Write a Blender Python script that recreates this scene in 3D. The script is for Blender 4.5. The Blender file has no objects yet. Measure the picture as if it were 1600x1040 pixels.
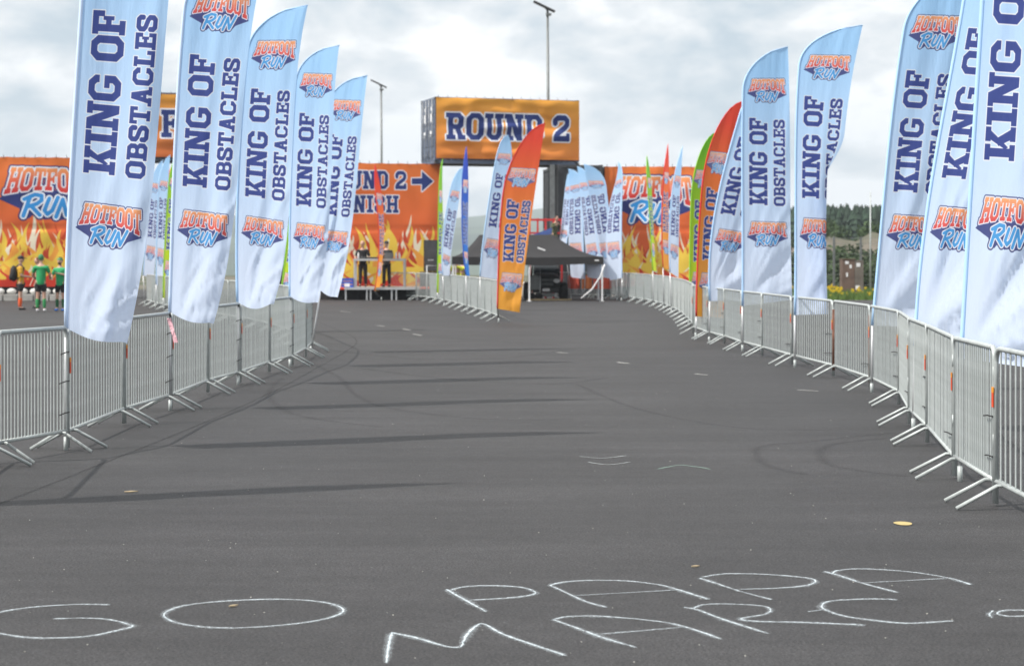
import bpy, bmesh, math, random
import numpy as np
from mathutils import Vector, Matrix, noise
random.seed(7); np.random.seed(7)
R_ = math.radians
scene = bpy.context.scene
col = scene.collection

# ------------------------------------------------------------------ camera
F = 2900.0; CX = 800.0; HY = 402.0; CH = 1.73
cd = bpy.data.cameras.new('camera'); cam = bpy.data.objects.new('camera', cd); col.objects.link(cam)
cam.location = (0, 0, CH); cam.rotation_euler = (math.pi/2, 0, 0)
cd.sensor_width = 36; cd.lens = 36*F/1600; cd.shift_y = -(520-HY)/1600
cd.clip_start = 0.1; cd.clip_end = 30000
cd.dof.use_dof = True; cd.dof.focus_distance = 13.5; cd.dof.aperture_fstop = 3.9
scene.camera = cam
# ------------------------------------------------------------------ light
SUN_EL = R_(50); sx, sy = 0.90, 0.42
n_ = math.hypot(sx, sy); sx /= n_; sy /= n_
sun_dir = Vector((sx*math.cos(SUN_EL), sy*math.cos(SUN_EL), -math.sin(SUN_EL)))
sl = bpy.data.lights.new('sun', 'SUN'); sl.energy = 4.2; sl.angle = R_(0.9); sl.color = (1, .955, .89)
so = bpy.data.objects.new('sun', sl); col.objects.link(so); so.rotation_euler = sun_dir.to_track_quat('-Z', 'Y').to_euler()
so.location = (0, 0, 40)
w = bpy.data.worlds.new('World'); scene.world = w; w.use_nodes = True
nt = w.node_tree; N = nt.nodes; Lk = nt.links; N.clear()
def wn(t, **k):
    n = N.new(t)
    for a, b in k.items(): setattr(n, a, b)
    return n
out = wn('ShaderNodeOutputWorld'); bg = wn('ShaderNodeBackground'); sky = wn('ShaderNodeTexSky', sky_type='NISHITA', sun_disc=False)
sky.sun_elevation = SUN_EL; sky.sun_rotation = math.atan2(-sx, -sy) % (2*math.pi)
bg.inputs[1].default_value = 0.1
tc = wn('ShaderNodeTexCoord'); mp = wn('ShaderNodeMapping'); mp.inputs['Scale'].default_value = (1.0, 1.0, 2.0)
mp.inputs['Location'].default_value = (.37, .11, .2)
Lk.new(tc.outputs['Generated'], mp.inputs[0])
n1 = wn('ShaderNodeTexNoise'); n1.inputs['Scale'].default_value = 5.0; n1.inputs['Detail'].default_value = 7; n1.inputs['Roughness'].default_value = .52; n1.inputs['Distortion'].default_value = .35
n2 = wn('ShaderNodeTexNoise'); n2.inputs['Scale'].default_value = 15.0; n2.inputs['Detail'].default_value = 9; n2.inputs['Roughness'].default_value = .5; n2.inputs['Distortion'].default_value = .15
Lk.new(mp.outputs[0], n1.inputs[0]); Lk.new(mp.outputs[0], n2.inputs[0])
r1 = wn('ShaderNodeValToRGB')     # cloud tones, already scaled by 10 because the background strength is 0.1
r1.color_ramp.elements[0].position = .40; r1.color_ramp.elements[0].color = (.42, .51, .58, 1)
r1.color_ramp.elements[1].position = .55; r1.color_ramp.elements[1].color = (1.04, 1.03, 1.02, 1)
e = r1.color_ramp.elements.new(.49); e.color = (.75, .77, .785, 1)
ad = wn('ShaderNodeMath', operation='MULTIPLY_ADD'); ad.inputs[1].default_value = .58
sc_ = wn('ShaderNodeMath', operation='MULTIPLY'); sc_.inputs[1].default_value = .46
Lk.new(n1.outputs[0], sc_.inputs[0]); Lk.new(n2.outputs[0], ad.inputs[0]); Lk.new(sc_.outputs[0], ad.inputs[2])
Lk.new(ad.outputs[0], r1.inputs[0])
vm = wn('ShaderNodeVectorMath', operation='SCALE'); vm.inputs['Scale'].default_value = 10.0
Lk.new(r1.outputs[0], vm.inputs[0])
r2 = wn('ShaderNodeValToRGB'); r2.color_ramp.elements[0].position = .34; r2.color_ramp.elements[0].color = (.80,)*3+(1,); r2.color_ramp.elements[1].position = .47; r2.color_ramp.elements[1].color = (1,)*3+(1,)
Lk.new(ad.outputs[0], r2.inputs[0])
mx = wn('ShaderNodeMixRGB'); Lk.new(r2.outputs[0], mx.inputs[0]); Lk.new(sky.outputs[0], mx.inputs[1]); Lk.new(vm.outputs[0], mx.inputs[2])
Lk.new(mx.outputs[0], bg.inputs[0]); Lk.new(bg.outputs[0], out.inputs[0])
scene.view_settings.view_transform = 'Standard'; scene.view_settings.look = 'None'
scene.view_settings.exposure = 0.38; scene.view_settings.gamma = 1; scene.view_settings.use_curve_mapping = False
scene.cycles.max_bounces = 8; scene.cycles.transparent_max_bounces = 16

# ------------------------------------------------------------------ helpers
def G(px, py):
    Y = F*CH/(py-HY); return Vector(((px-CX)*Y/F, Y, 0))
def P(px, py, Y):
    return Vector(((px-CX)*Y/F, Y, CH-(py-HY)*Y/F))
def tag(o, label=None, cat=None, group=None, kind=None):
    if label: o['label'] = label
    if cat: o['category'] = cat
    if group: o['group'] = group
    if kind: o['kind'] = kind
    return o
def empty(name, loc, rz=0):
    o = bpy.data.objects.new(name, None); o.location = loc; o.rotation_euler = (0, 0, rz); o.empty_display_size = .2
    col.objects.link(o); return o
def thing(name, label, cat, loc, rz=0, group=None):
    return tag(empty(name, loc, rz), label, cat, group)
class MB:
    """collects geometry in one mesh; coordinates are those of the parent (or of the world when there is none)"""
    def __init__(s): s.v = []; s.f = []; s.uv = None; s.sm = []
    def box(s, x0, y0, z0, x1, y1, z1, M=None, bev=0):
        b = len(s.v)
        for z in (z0, z1):
            for (x, y) in ((x0, y0), (x1, y0), (x1, y1), (x0, y1)):
                p = Vector((x, y, z)); s.v.append(tuple(M @ p if M else p))
        for q in ((0, 3, 2, 1), (4, 5, 6, 7), (0, 1, 5, 4), (1, 2, 6, 5), (2, 3, 7, 6), (3, 0, 4, 7)):
            s.f.append(tuple(b+i for i in q)); s.sm.append(False)
        return s
    def tube(s, pts, r, n=8, caps=True):
        pts = [Vector(p) for p in pts]; k = len(pts)
        rs = r if isinstance(r, (list, tuple)) else [r]*k
        b = len(s.v); up = None
        for i, p in enumerate(pts):
            t = (pts[min(i+1, k-1)]-pts[max(i-1, 0)]).normalized()
            if up is None:
                up = Vector((0, 0, 1)) if abs(t.z) < .9 else Vector((1, 0, 0))
            a = t.cross(up).normalized(); c = a.cross(t).normalized(); up = c
            for j in range(n):
                an = 2*math.pi*j/n; s.v.append(tuple(p+(a*math.cos(an)+c*math.sin(an))*rs[i]))
        for i in range(k-1):
            for j in range(n):
                s.f.append((b+i*n+j, b+i*n+(j+1) % n, b+(i+1)*n+(j+1) % n, b+(i+1)*n+j)); s.sm.append(True)
        if caps:
            s.f.append(tuple(b+j for j in reversed(range(n)))); s.sm.append(False)
            s.f.append(tuple(b+(k-1)*n+j for j in range(n))); s.sm.append(False)
        return s
    def poly(s, pts):
        b = len(s.v); s.v += [tuple(p) for p in pts]; s.f.append(tuple(range(b, b+len(pts)))); s.sm.append(False); return s
    def prism(s, pts, d):
        """pts = outline, extruded by vector d"""
        n = len(pts); b = len(s.v); d = Vector(d)
        s.v += [tuple(p) for p in pts]+[tuple(Vector(p)+d) for p in pts]
        s.f.append(tuple(b+i for i in range(n))[::-1]); s.f.append(tuple(b+n+i for i in range(n))); s.sm += [False, False]
        for i in range(n):
            s.f.append((b+i, b+(i+1) % n, b+n+(i+1) % n, b+n+i)); s.sm.append(False)
        return s
    def ball(s, c, r, sc=(1, 1, 1), n=10, m=7, M=None):
        b = len(s.v); c = Vector(c)
        for i in range(m+1):
            th = math.pi*i/m
            for j in range(n):
                ph = 2*math.pi*j/n
                q = Vector((r*sc[0]*math.sin(th)*math.cos(ph), r*sc[1]*math.sin(th)*math.sin(ph), r*sc[2]*math.cos(th)))
                s.v.append(tuple(c+(M @ q if M else q)))
        for i in range(m):
            for j in range(n):
                s.f.append((b+i*n+j, b+(i+1)*n+j, b+(i+1)*n+(j+1) % n, b+i*n+(j+1) % n)); s.sm.append(True)
        return s
    def mesh(s, name, mat, bevel=0):
        me = bpy.data.meshes.new(name); me.from_pydata(s.v, [], s.f); me.materials.append(mat)
        me.polygons.foreach_set('use_smooth', s.sm)
        if bevel:
            bm = bmesh.new(); bm.from_mesh(me)
            bmesh.ops.bevel(bm, geom=[e for e in bm.edges if e.calc_face_angle(0) > .8], offset=bevel, segments=2, affect='EDGES', profile=.6)
            bm.to_mesh(me); bm.free()
        me.validate(); me.update(); return me
    def build(s, name, mat, parent=None, bevel=0, kind=None, local=False):
        me = s.mesh(name, mat, bevel)
        return link(name, me, parent, kind, local)
def link(name, me, parent=None, kind=None, local=False):
    o = bpy.data.objects.new(name, me); col.objects.link(o)
    if parent:
        o.parent = parent
        if not local:                       # mesh given in world coordinates
            Mx = (Matrix.Translation(parent.location) @ parent.rotation_euler.to_matrix().to_4x4())
            if parent.parent: Mx = Matrix.Translation(parent.parent.location) @ parent.parent.rotation_euler.to_matrix().to_4x4() @ Mx
            me.transform(Mx.inverted())
    if kind: o['kind'] = kind
    return o

def mat(name, base, rough=.7, metal=0, noise_amt=0, noise_scale=8, bump=0, bump_scale=40, spec=.5):
    m = bpy.data.materials.new(name); m.use_nodes = True; nt = m.node_tree; b = nt.nodes['Principled BSDF']
    b.inputs['Base Color'].default_value = (*base, 1); b.inputs['Roughness'].default_value = rough; b.inputs['Metallic'].default_value = metal
    b.inputs['Specular IOR Level'].default_value = spec
    t = nt.nodes.new('ShaderNodeTexCoord')
    if noise_amt:
        n = nt.nodes.new('ShaderNodeTexNoise'); n.inputs['Scale'].default_value = noise_scale; n.inputs['Detail'].default_value = 6
        r = nt.nodes.new('ShaderNodeMixRGB'); a = noise_amt
        r.inputs[1].default_value = tuple(c*(1-a) for c in base)+(1,); r.inputs[2].default_value = tuple(min(1, c*(1+a)) for c in base)+(1,)
        nt.links.new(t.outputs['Object'], n.inputs[0])
        q = nt.nodes.new('ShaderNodeMapRange'); q.inputs[1].default_value = .3; q.inputs[2].default_value = .7
        nt.links.new(n.outputs[0], q.inputs[0]); nt.links.new(q.outputs[0], r.inputs[0]); nt.links.new(r.outputs[0], b.inputs['Base Color'])
    if bump:
        n = nt.nodes.new('ShaderNodeTexNoise'); n.inputs['Scale'].default_value = bump_scale; n.inputs['Detail'].default_value = 5
        bp = nt.nodes.new('ShaderNodeBump'); bp.inputs['Strength'].default_value = bump; bp.inputs['Distance'].default_value = .01
        nt.links.new(t.outputs['Object'], n.inputs[0]); nt.links.new(n.outputs[0], bp.inputs['Height']); nt.links.new(bp.outputs[0], b.inputs['Normal'])
    return m
def lin(r, g, b):
    f = lambda c: (c/255/12.92 if c/255 <= .04045 else ((c/255+.055)/1.055)**2.4)
    return (f(r), f(g), f(b))

M_ = {}
M_['galv'] = mat('galvanised steel', (.43, .465, .46), .45, .15, .14, 9, .12, 60)
M_['galv_dark'] = mat('weathered steel', (.17, .18, .18), .5, .5, .2, 6)
M_['rust'] = mat('rusty steel', (.16, .07, .045), .8, .1, .35, 14)
M_['black'] = mat('black paint', (.014, .014, .016), .55, 0, .2, 5)
M_['blackcloth'] = mat('black canvas', (.022, .021, .023), .8, 0, .15, 2, .2, 12)
M_['tie'] = mat('black cable tie', (.012, .012, .013), .5)
M_['orange_tape'] = mat('orange sticker', (.75, .09, .03), .5)
M_['yellow_tape'] = mat('yellow sticker', (.85, .32, .03), .5)
M_['white'] = mat('white paint', (.75, .75, .76), .5, 0, .08, 6)
M_['alu'] = mat('aluminium', (.52, .53, .54), .4, .5, .08, 6)
M_['glass'] = mat('dark glass', (.03, .035, .04), .08)
M_['lamp'] = mat('lamp lens', (.75, .75, .72), .15)
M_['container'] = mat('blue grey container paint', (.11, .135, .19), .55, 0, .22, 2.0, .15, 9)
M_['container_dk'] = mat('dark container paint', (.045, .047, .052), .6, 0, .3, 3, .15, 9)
M_['rod'] = mat('worn locking rod', (.42, .43, .44), .5, .3, .3, 5)
M_['concrete'] = mat('concrete', (.34, .33, .31), .9, 0, .25, 2.5, .3, 20)
M_['skin'] = mat('skin', (.52, .31, .23), .55)
M_['hair'] = mat('dark hair', (.03, .02, .015), .7)
M_['tyre'] = mat('tyre rubber', (.02, .02, .02), .8, 0, .2, 20)
M_['red_rail'] = mat('red painted rail', (.55, .03, .03), .5, 0, .15, 6)
M_['sacks'] = mat('white sandbag cloth', (.62, .61, .58), .85, 0, .12, 6, .3, 20)

# ------------------------------------------------------------------ print artwork, drawn here with numpy
def fill(mask, pts):
    h, w_ = mask.shape; pts = np.asarray(pts, float); n = len(pts)
    y0 = max(0, int(pts[:, 1].min())); y1 = min(h-1, int(pts[:, 1].max())+1)
    for yy in range(y0, y1+1):
        yc = yy+.5; xs = []
        for i in range(n):
            a = pts[i]; b = pts[(i+1) % n]
            if (a[1] <= yc) != (b[1] <= yc): xs.append(a[0]+(yc-a[1])*(b[0]-a[0])/(b[1]-a[1]))
        xs.sort()
        for i in range(0, len(xs)-1, 2):
            c0 = max(0, int(round(xs[i]))); c1 = min(w_, int(round(xs[i+1])))
            if c1 > c0: mask[yy, c0:c1] = 1
    return mask
GS = 10                       # glyph pixels per unit; glyph cells are 14 units tall, y up
def g_new(wd): return np.zeros((14*GS, int(wd*GS)))
def g_rect(m, x0, y0, x1, y1, v=1):
    H_ = 14*GS; m[max(0, int(round(H_-y1*GS))):int(round(H_-y0*GS)), max(0, int(round(x0*GS))):int(round(x1*GS))] = v
def g_poly(m, pts, v=1):
    t = np.zeros_like(m); fill(t, [(x*GS, (14-y)*GS) for x, y in pts]); m[t > 0] = v
def g_oct(m, x0, y0, x1, y1, c, v=1):
    g_poly(m, [(x0+c, y0), (x1-c, y0), (x1, y0+c), (x1, y1-c), (x1-c, y1), (x0+c, y1), (x0, y1-c), (x0, y0+c)], v)
def g_line(m, pts, r):
    H_, W_ = m.shape; yy, xx = np.mgrid[0:H_, 0:W_]; xx = (xx+.5)/GS; yy = 14-(yy+.5)/GS
    for (ax, ay), (bx, by) in zip(pts[:-1], pts[1:]):
        dx, dy = bx-ax, by-ay; t = np.clip(((xx-ax)*dx+(yy-ay)*dy)/(dx*dx+dy*dy+1e-9), 0, 1)
        m[(xx-ax-t*dx)**2+(yy-ay-t*dy)**2 <= r*r] = 1
def glyph(ch):
    if ch == ' ': return g_new(5.0)
    wd = {'K': 11.6, 'I': 6, 'N': 11.6, 'G': 10.5, 'O': 10.5, 'F': 9.8, 'E': 9.8, 'B': 10.5, 'S': 10.2, 'T': 10.4, 'A': 11.6, 'C': 10.5, 'L': 9.6, 'R': 11.4, 'U': 11.4, 'D': 10.8, '2': 10.4, 'H': 11.6}[ch]
    m = g_new(wd)
    def stem(x): g_rect(m, x, 0, x+3, 14)
    if ch == 'K':
        stem(1.2); g_rect(m, 0, 0, 5.5, 2.5); g_rect(m, 0, 11.5, 5.5, 14)
        g_poly(m, [(3.9, 4.6), (7.2, 12), (10.4, 12), (4.6, 3.2)]); g_poly(m, [(4.9, 7.8), (7.3, 2), (10.9, 2), (7.2, 9.4)])
        g_rect(m, 6.4, 11.5, 11.4, 14); g_rect(m, 6.6, 0, 11.6, 2.5)
    elif ch == 'I': stem(1.5); g_rect(m, 0, 0, 6, 2.5); g_rect(m, 0, 11.5, 6, 14)
    elif ch == 'N':
        g_rect(m, 1.2, 0, 3.9, 14); g_rect(m, 7.7, 0, 10.4, 14); g_poly(m, [(1.2, 14), (4.6, 14), (10.4, 0), (7.0, 0)])
        g_rect(m, 0, 0, 5.1, 2.5); g_rect(m, 0, 11.5, 3.5, 14); g_rect(m, 6.5, 11.5, 11.6, 14)
    elif ch == 'G':
        g_oct(m, 0, 0, 10.5, 14, 2.7); g_oct(m, 3.1, 2.7, 7.4, 11.3, 1, 0); g_rect(m, 6.2, 7.3, 10.5, 9.4, 0); g_rect(m, 5.3, 5.0, 10.5, 7.3)
    elif ch == 'O': g_oct(m, 0, 0, 10.5, 14, 2.7); g_oct(m, 3.2, 2.7, 7.3, 11.3, 1, 0)
    elif ch == 'C': g_oct(m, 0, 0, 10.5, 14, 2.7); g_oct(m, 3.2, 2.7, 7.3, 11.3, 1, 0); g_rect(m, 6.5, 5.0, 10.5, 9.0, 0)
    elif ch in 'FE':
        stem(1.2); g_rect(m, 0, 11.4, 9.8, 14); g_rect(m, 7.4, 9, 9.8, 14); g_rect(m, 4, 6, 7.4, 8.3); g_rect(m, 5.9, 4.9, 7.6, 9.5)
        if ch == 'F': g_rect(m, 0, 0, 5.9, 2.5)
        else: g_rect(m, 0, 0, 9.8, 2.6); g_rect(m, 7.4, 0, 9.8, 4.9)
    elif ch == 'B':
        g_poly(m, [(0, 0), (8.3, 0), (10.5, 2.2), (10.5, 5.7), (9.2, 7.1), (10, 8.3), (10, 11.8), (8, 14), (0, 14)])
        g_rect(m, 0, 2.5, 1.2, 11.5, 0); g_oct(m, 4.2, 2.6, 7.5, 5.9, .7, 0); g_oct(m, 4.2, 8.3, 7.1, 11.4, .7, 0)
    elif ch == 'S':
        g_line(m, [(8.5, 9.6), (8.5, 11.3), (7.3, 12.5), (2.9, 12.5), (1.6, 11.2), (1.6, 8.9), (2.9, 7.8), (7.2, 6.3), (8.6, 5.1), (8.6, 2.8), (7.3, 1.5), (2.9, 1.5), (1.6, 2.8), (1.6, 4.5)], 1.5)
    elif ch == 'T':
        g_rect(m, 3.7, 0, 6.7, 14); g_rect(m, 2.1, 0, 8.3, 2.5); g_rect(m, 0, 11.4, 10.4, 14); g_rect(m, 0, 8.8, 2.2, 14); g_rect(m, 8.2, 8.8, 10.4, 14)
    elif ch == 'A':
        g_poly(m, [(1.3, 0), (4, 0), (7.2, 14), (4.0, 14)]); g_poly(m, [(10.3, 0), (7.6, 0), (4.4, 14), (7.6, 14)]); g_rect(m, 3.2, 3.7, 8.4, 6)
        g_rect(m, 0, 0, 5.1, 2.5); g_rect(m, 6.5, 0, 11.6, 2.5)
    elif ch == 'L': stem(1.2); g_rect(m, 0, 11.5, 5.9, 14); g_rect(m, 0, 0, 9.6, 2.6); g_rect(m, 7.2, 0, 9.6, 5.4)
    elif ch == 'R':
        g_poly(m, [(0, 5.4), (8.6, 5.4), (10.4, 7.2), (10.4, 11.8), (8.2, 14), (0, 14)]); g_rect(m, 0, 2.5, 1.2, 11.5, 0); g_oct(m, 4.2, 8.0, 7.4, 11.4, .7, 0)
        g_rect(m, 1.2, 0, 4.2, 14); g_poly(m, [(5.0, 6.5), (8.4, 6.5), (10.3, 1.5), (7.2, 1.5)]); g_rect(m, 0, 0, 5.5, 2.5); g_rect(m, 6.7, 0, 11.4, 2.5)
    elif ch == 'U':
        g_poly(m, [(1.2, 14), (1.2, 2.7), (3.9, 0), (7.5, 0), (10.2, 2.7), (10.2, 14)]); g_poly(m, [(4.2, 14.5), (4.2, 3.6), (5, 2.8), (6.4, 2.8), (7.2, 3.6), (7.2, 14.5)], 0)
        g_rect(m, 0, 11.5, 5.2, 14); g_rect(m, 6.2, 11.5, 11.4, 14)
    elif ch == 'D':
        g_poly(m, [(0, 0), (8.1, 0), (10.8, 2.7), (10.8, 11.3), (8.1, 14), (0, 14)]); g_oct(m, 4.2, 2.6, 7.7, 11.4, .9, 0); g_rect(m, 0, 2.5, 1.2, 11.5, 0)
    elif ch == '2':
        g_line(m, [(1.7, 9.6), (1.7, 11.3), (3, 12.5), (7.4, 12.5), (8.8, 11.2), (8.8, 8.8), (7.4, 7.2), (2.6, 4.0), (1.7, 2.5), (1.7, 1.5), (9, 1.5)], 1.45); g_rect(m, 0.2, 0, 9.4, 2.6); g_rect(m, 8, 0, 10.3, 4.4)
    elif ch == 'H':
        g_rect(m, 1.2, 0, 4.1, 14); g_rect(m, 7.5, 0, 10.4, 14); g_rect(m, 3, 5.7, 9, 8.3)
        for x in (0, 6.3):
            g_rect(m, x, 0, x+5.3, 2.5); g_rect(m, x, 11.5, x+5.3, 14)
    return m
def text_mask(txt, gap=.45):
    gs = [glyph(c) for c in txt]; sp = np.zeros((14*GS, int(gap*GS))); L = []
    for i, g in enumerate(gs):
        if i: L.append(sp)
        L.append(g)
    return np.concatenate(L, 1)
def resize(m, h, w_):
    """area-ish resize through 3x supersampled nearest lookups"""
    ss = 3; ys = ((np.arange(h*ss)+.5)/(h*ss)*m.shape[0]).astype(int); xs = ((np.arange(w_*ss)+.5)/(w_*ss)*m.shape[1]).astype(int)
    return m[np.ix_(ys, xs)].reshape(h, ss, w_, ss).mean((1, 3))
def dilate(m, r):
    o = m.copy(); k = int(math.ceil(r)); H_, W_ = m.shape
    for dy in range(-k, k+1):
        for dx in range(-k, k+1):
            d = math.hypot(dx, dy)
            if d > r+.5 or (dx == 0 and dy == 0): continue
            f = min(1, r+.5-d)
            src = m[max(0, -dy):H_-max(0, dy), max(0, -dx):W_-max(0, dx)]
            dst = o[max(0, dy):H_-max(0, -dy), max(0, dx):W_-max(0, -dx)]
            np.maximum(dst, src*f, out=dst)
    return o
def put(cv, m, y, x):
    """max a mask into a canvas"""
    h, w_ = m.shape; y0 = max(0, y); x0 = max(0, x); y1 = min(cv.shape[0], y+h); x1 = min(cv.shape[1], x+w_)
    if y1 > y0 and x1 > x0: np.maximum(cv[y0:y1, x0:x1], m[y0-y:y1-y, x0-x:x1-x], out=cv[y0:y1, x0:x1])
def over(img, m, c):
    c = np.asarray(c, float)
    if c.ndim == 1: c = np.broadcast_to(c, img.shape[:2]+(3,))
    a = m[..., None]; oa = img[..., 3:4]; na = a+oa*(1-a)
    img[..., :3] = np.where(na > 0, (c*a+img[..., :3]*oa*(1-a))/np.maximum(na, 1e-6), img[..., :3]); img[..., 3:4] = na
NAVY = (46/255, 62/255, 124/255); NAVF = (66/255, 80/255, 146/255); WHT = (.93, .94, .97)  # NAVF: flag lettering navy, lightened to imitate washing out by haze and flare
def text_block(img, txt, x0, y0, x1, y1, rot=False, outl=3, fillc=NAVY, gap=.45):
    m = text_mask(txt, gap)
    if rot: m = np.rot90(m)
    m = resize(m, int(y1-y0), int(x1-x0)); cv = np.zeros(img.shape[:2]); put(cv, m, int(y0), int(x0))
    over(img, dilate(cv, outl), WHT); over(img, cv, fillc)
def logo(Wp):
    """the HOTFOOT RUN emblem, Wp pixels wide"""
    Hp = int(Wp*.66); img = np.zeros((Hp, Wp, 4)); k = Wp/106.0
    yy, xx = np.mgrid[0:Hp, 0:Wp]; X = xx/k-3; Y = yy/k-2.5
    top = 3+2*(X/100); bot = 34.5-9*np.sin(np.clip((X+2)/104, 0, 1)*math.pi)**1.0+6*(X/100)
    v = (Y-top)/(bot-top)
    lft = 12-8.5*v; rgt = 95+5*v
    u = (X-lft)/(rgt-lft)
    tm = text_mask('HOTFOOT', .35); ok = (u >= 0) & (u < 1) & (v >= 0) & (v < 1)
    t = np.zeros((Hp, Wp)); t[ok] = tm[(v[ok]*tm.shape[0]).astype(int), (u[ok]*tm.shape[1]).astype(int)]
    def strokes(ls, r):
        m = np.zeros((Hp, Wp))
        for pl in ls:
            for (ax, ay), (bx, by) in zip(pl[:-1], pl[1:]):
                dx, dy = bx-ax, by-ay; q = np.clip(((X-ax)*dx+(Y-ay)*dy)/(dx*dx+dy*dy+1e-9), 0, 1)
                d = np.hypot(X-ax-q*dx, Y-ay-q*dy); m = np.maximum(m, np.clip((r-d)*k+.5, 0, 1))
        return m
    run = strokes([[(31, 36), (24, 56)], [(25, 38), (36, 33), (43, 34), (43, 39), (38, 43), (29, 46)], [(32, 45), (41, 55)],
                   [(51, 37), (46, 50), (49, 54), (54, 50), (60, 36)], [(65, 38), (58, 57)], [(65, 38), (69, 55)], [(69, 55), (78, 35)]], 2.1)
    sh = np.zeros((Hp, Wp)); fill(sh, [((x+3)*k, (y+2.5)*k) for x, y in [(3, 34), (-1, 38), (20, 48), (22, 56), (30, 59), (36, 53), (46, 60), (54, 59), (60, 61), (72, 59), (80, 50), (101, 42), (98, 36), (60, 28), (30, 29)]])
    over(img, np.maximum(dilate(t, 2.9*k), sh), (.20, .24, .48)); over(img, dilate(run, 3.4*k), (.17, .20, .42))
    over(img, dilate(t, 1.5*k), WHT)
    vv = np.clip(v, 0, 1)[..., None]; ca = np.array([.96, .64, .40]); cb = np.array([.84, .23, .24])
    over(img, t, ca*(1-vv)+cb*vv); over(img, dilate(run, 1.7*k), WHT); over(img, run, (.22, .58, .86))
    return img
def paste(img, src, y, x):
    h, w_ = src.shape[:2]; y = int(y); x = int(x)
    y0 = max(0, y); x0 = max(0, x); y1 = min(img.shape[0], y+h); x1 = min(img.shape[1], x+w_)
    if y1 <= y0 or x1 <= x0: return
    s = src[y0-y:y1-y, x0-x:x1-x]; d = img[y0:y1, x0:x1]; over(d, s[..., 3], s[..., :3])
def to_image(name, img):
    h, w_ = img.shape[:2]; im = bpy.data.images.new(name, w_, h, alpha=True)
    im.colorspace_settings.name = 'sRGB'; im.alpha_mode = 'STRAIGHT'
    im.pixels.foreach_set(np.ascontiguousarray(img[::-1]).astype(np.float32).ravel()); im.update(); im.pack(); return im
AW, AH = 300, 1500
def flag_art(l1, tx, l2, kx, ox, lx, pale=.15):
    """b ranges of top logo centre, text, low logo centre; a ranges of the two words"""
    im = np.zeros((AH, AW, 4)); im[..., :3] = WHT
    text_block(im, 'KING OF', kx[0]*AW, tx[0]*AH, kx[1]*AW, tx[1]*AH, True, 4, NAVF)
    text_block(im, 'OBSTACLES', ox[0]*AW, (tx[0]+.004)*AH, ox[1]*AW, (tx[1]+.002)*AH, True, 4, NAVF, .6)
    lg = logo(int((lx[1]-lx[0])*AW))
    lg[..., :3] = lg[..., :3]*(1-pale)+np.array([.95, .93, .97])*pale
    for c in (l1, l2): paste(im, lg, c*AH-lg.shape[0]/2, lx[0]*AW)
    return im
art_tall = to_image('tall flag print', flag_art(.165, (.275, .63), .745, (.145, .53), (.655, .90), (.07, .96)))
art_slim = to_image('slim flag print', flag_art(.285, (.40, .736), .85, (.16, .55), (.65, .92), (.05, .97), .30))
# banners
def flames(img, seed, y_top):
    rs = random.Random(seed); Hh, Ww = img.shape[:2]
    def tongue(x0, y0, h, wd, lean, ph, c):
        k = 26; Lp = []; Rp = []
        for i in range(k+1):
            t = i/k; cx = x0+lean*h*t*t*.35+wd*.55*math.sin(ph+t*5.2)*t**.6
            hw = wd*.5*((1-t)**.85)*(1+.25*math.sin(ph*2+t*7))
            y = y0-h*t; Lp.append((cx-hw, y)); Rp.append((cx+hw, y))
        m = np.zeros((Hh, Ww)); fill(m, Lp+Rp[::-1]); over(img, m, c)
    cream = (.92, .88, .78); yel = (.93, .78, .30); amb = (.92, .62, .26); dk = (.76, .27, .16); red = (.82, .24, .17); H0 = Hh-y_top
    for c, hh, n, wd in ((cream, .97, 10, .08), (dk, .84, 11, .09), (cream, .78, 8, .10), (yel, .88, 12, .11), (dk, .70, 10, .075), (amb, .64, 13, .13), (yel, .54, 12, .16), (cream, .38, 5, .09), (amb, .32, 9, .16), (red, .28, 10, .12)):
        for i in range(n):
            x = (i+rs.uniform(.1, .9))/n*Ww; tongue(x, Hh+6, H0*hh*rs.uniform(.75, 1.05), Ww*wd*rs.uniform(.8, 1.3), rs.uniform(-.4, .4), rs.uniform(0, 6.28), c)
        if c == amb and hh > .5: over(img, np.repeat(np.clip((np.arange(Hh)-(Hh-H0*.34))/6, 0, 1)[:, None], Ww, 1), yel)
    over(img, np.repeat(np.clip((np.arange(Hh)-(Hh-H0*.10))/6, 0, 1)[:, None], Ww, 1), red)
def banner_base(h, w_, top, bot):
    im = np.ones((h, w_, 4)); t = np.linspace(0, 1, h)[:, None, None]; im[..., :3] = np.array(top)*(1-t)+np.array(bot)*t; return im
OT = (.90, .50, .13); OB = (.86, .34, .12)
b1 = banner_base(500, 1120, (.91, .64, .26), (.89, .53, .25)); text_block(b1, 'ROUND 2', 75, 125, 1040, 345, False, 12, NAVY, .6); img_round = to_image('round banner print', b1)
b2 = banner_base(500, 1120, (.87, .61, .25), (.82, .44, .24)); text_block(b2, 'F', 500, 125, 640, 345, False, 12); img_f = to_image('far banner print', b2)
b3 = banner_base(900, 1000, (.90, .48, .23), (.84, .34, .20)); flames(b3, 5, 330)
text_block(b3, 'ROUND 2', 171, 52, 757, 178, False, 7, NAVY, .6); text_block(b3, 'FINISH', 243, 221, 702, 340, False, 7, NAVY, .8)
ar = np.zeros((900, 1000)); fill(ar, [(795, 100), (868, 100), (868, 50), (950, 120), (868, 192), (868, 142), (795, 142)]); over(b3, dilate(ar, 7), WHT); over(b3, ar, NAVY)
img_finish = to_image('finish banner print', b3)
lgb = logo(620)
def logo_banner(seed, w_):
    b = banner_base(820, w_, (.90, .48, .23), (.84, .34, .20)); flames(b, seed, 330); paste(b, lgb, 30, w_/2-310); return b
img_logo1 = to_image('emblem banner print', logo_banner(11, 700)); img_logo2 = to_image('emblem banner print on the right', logo_banner(23, 680))

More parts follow.
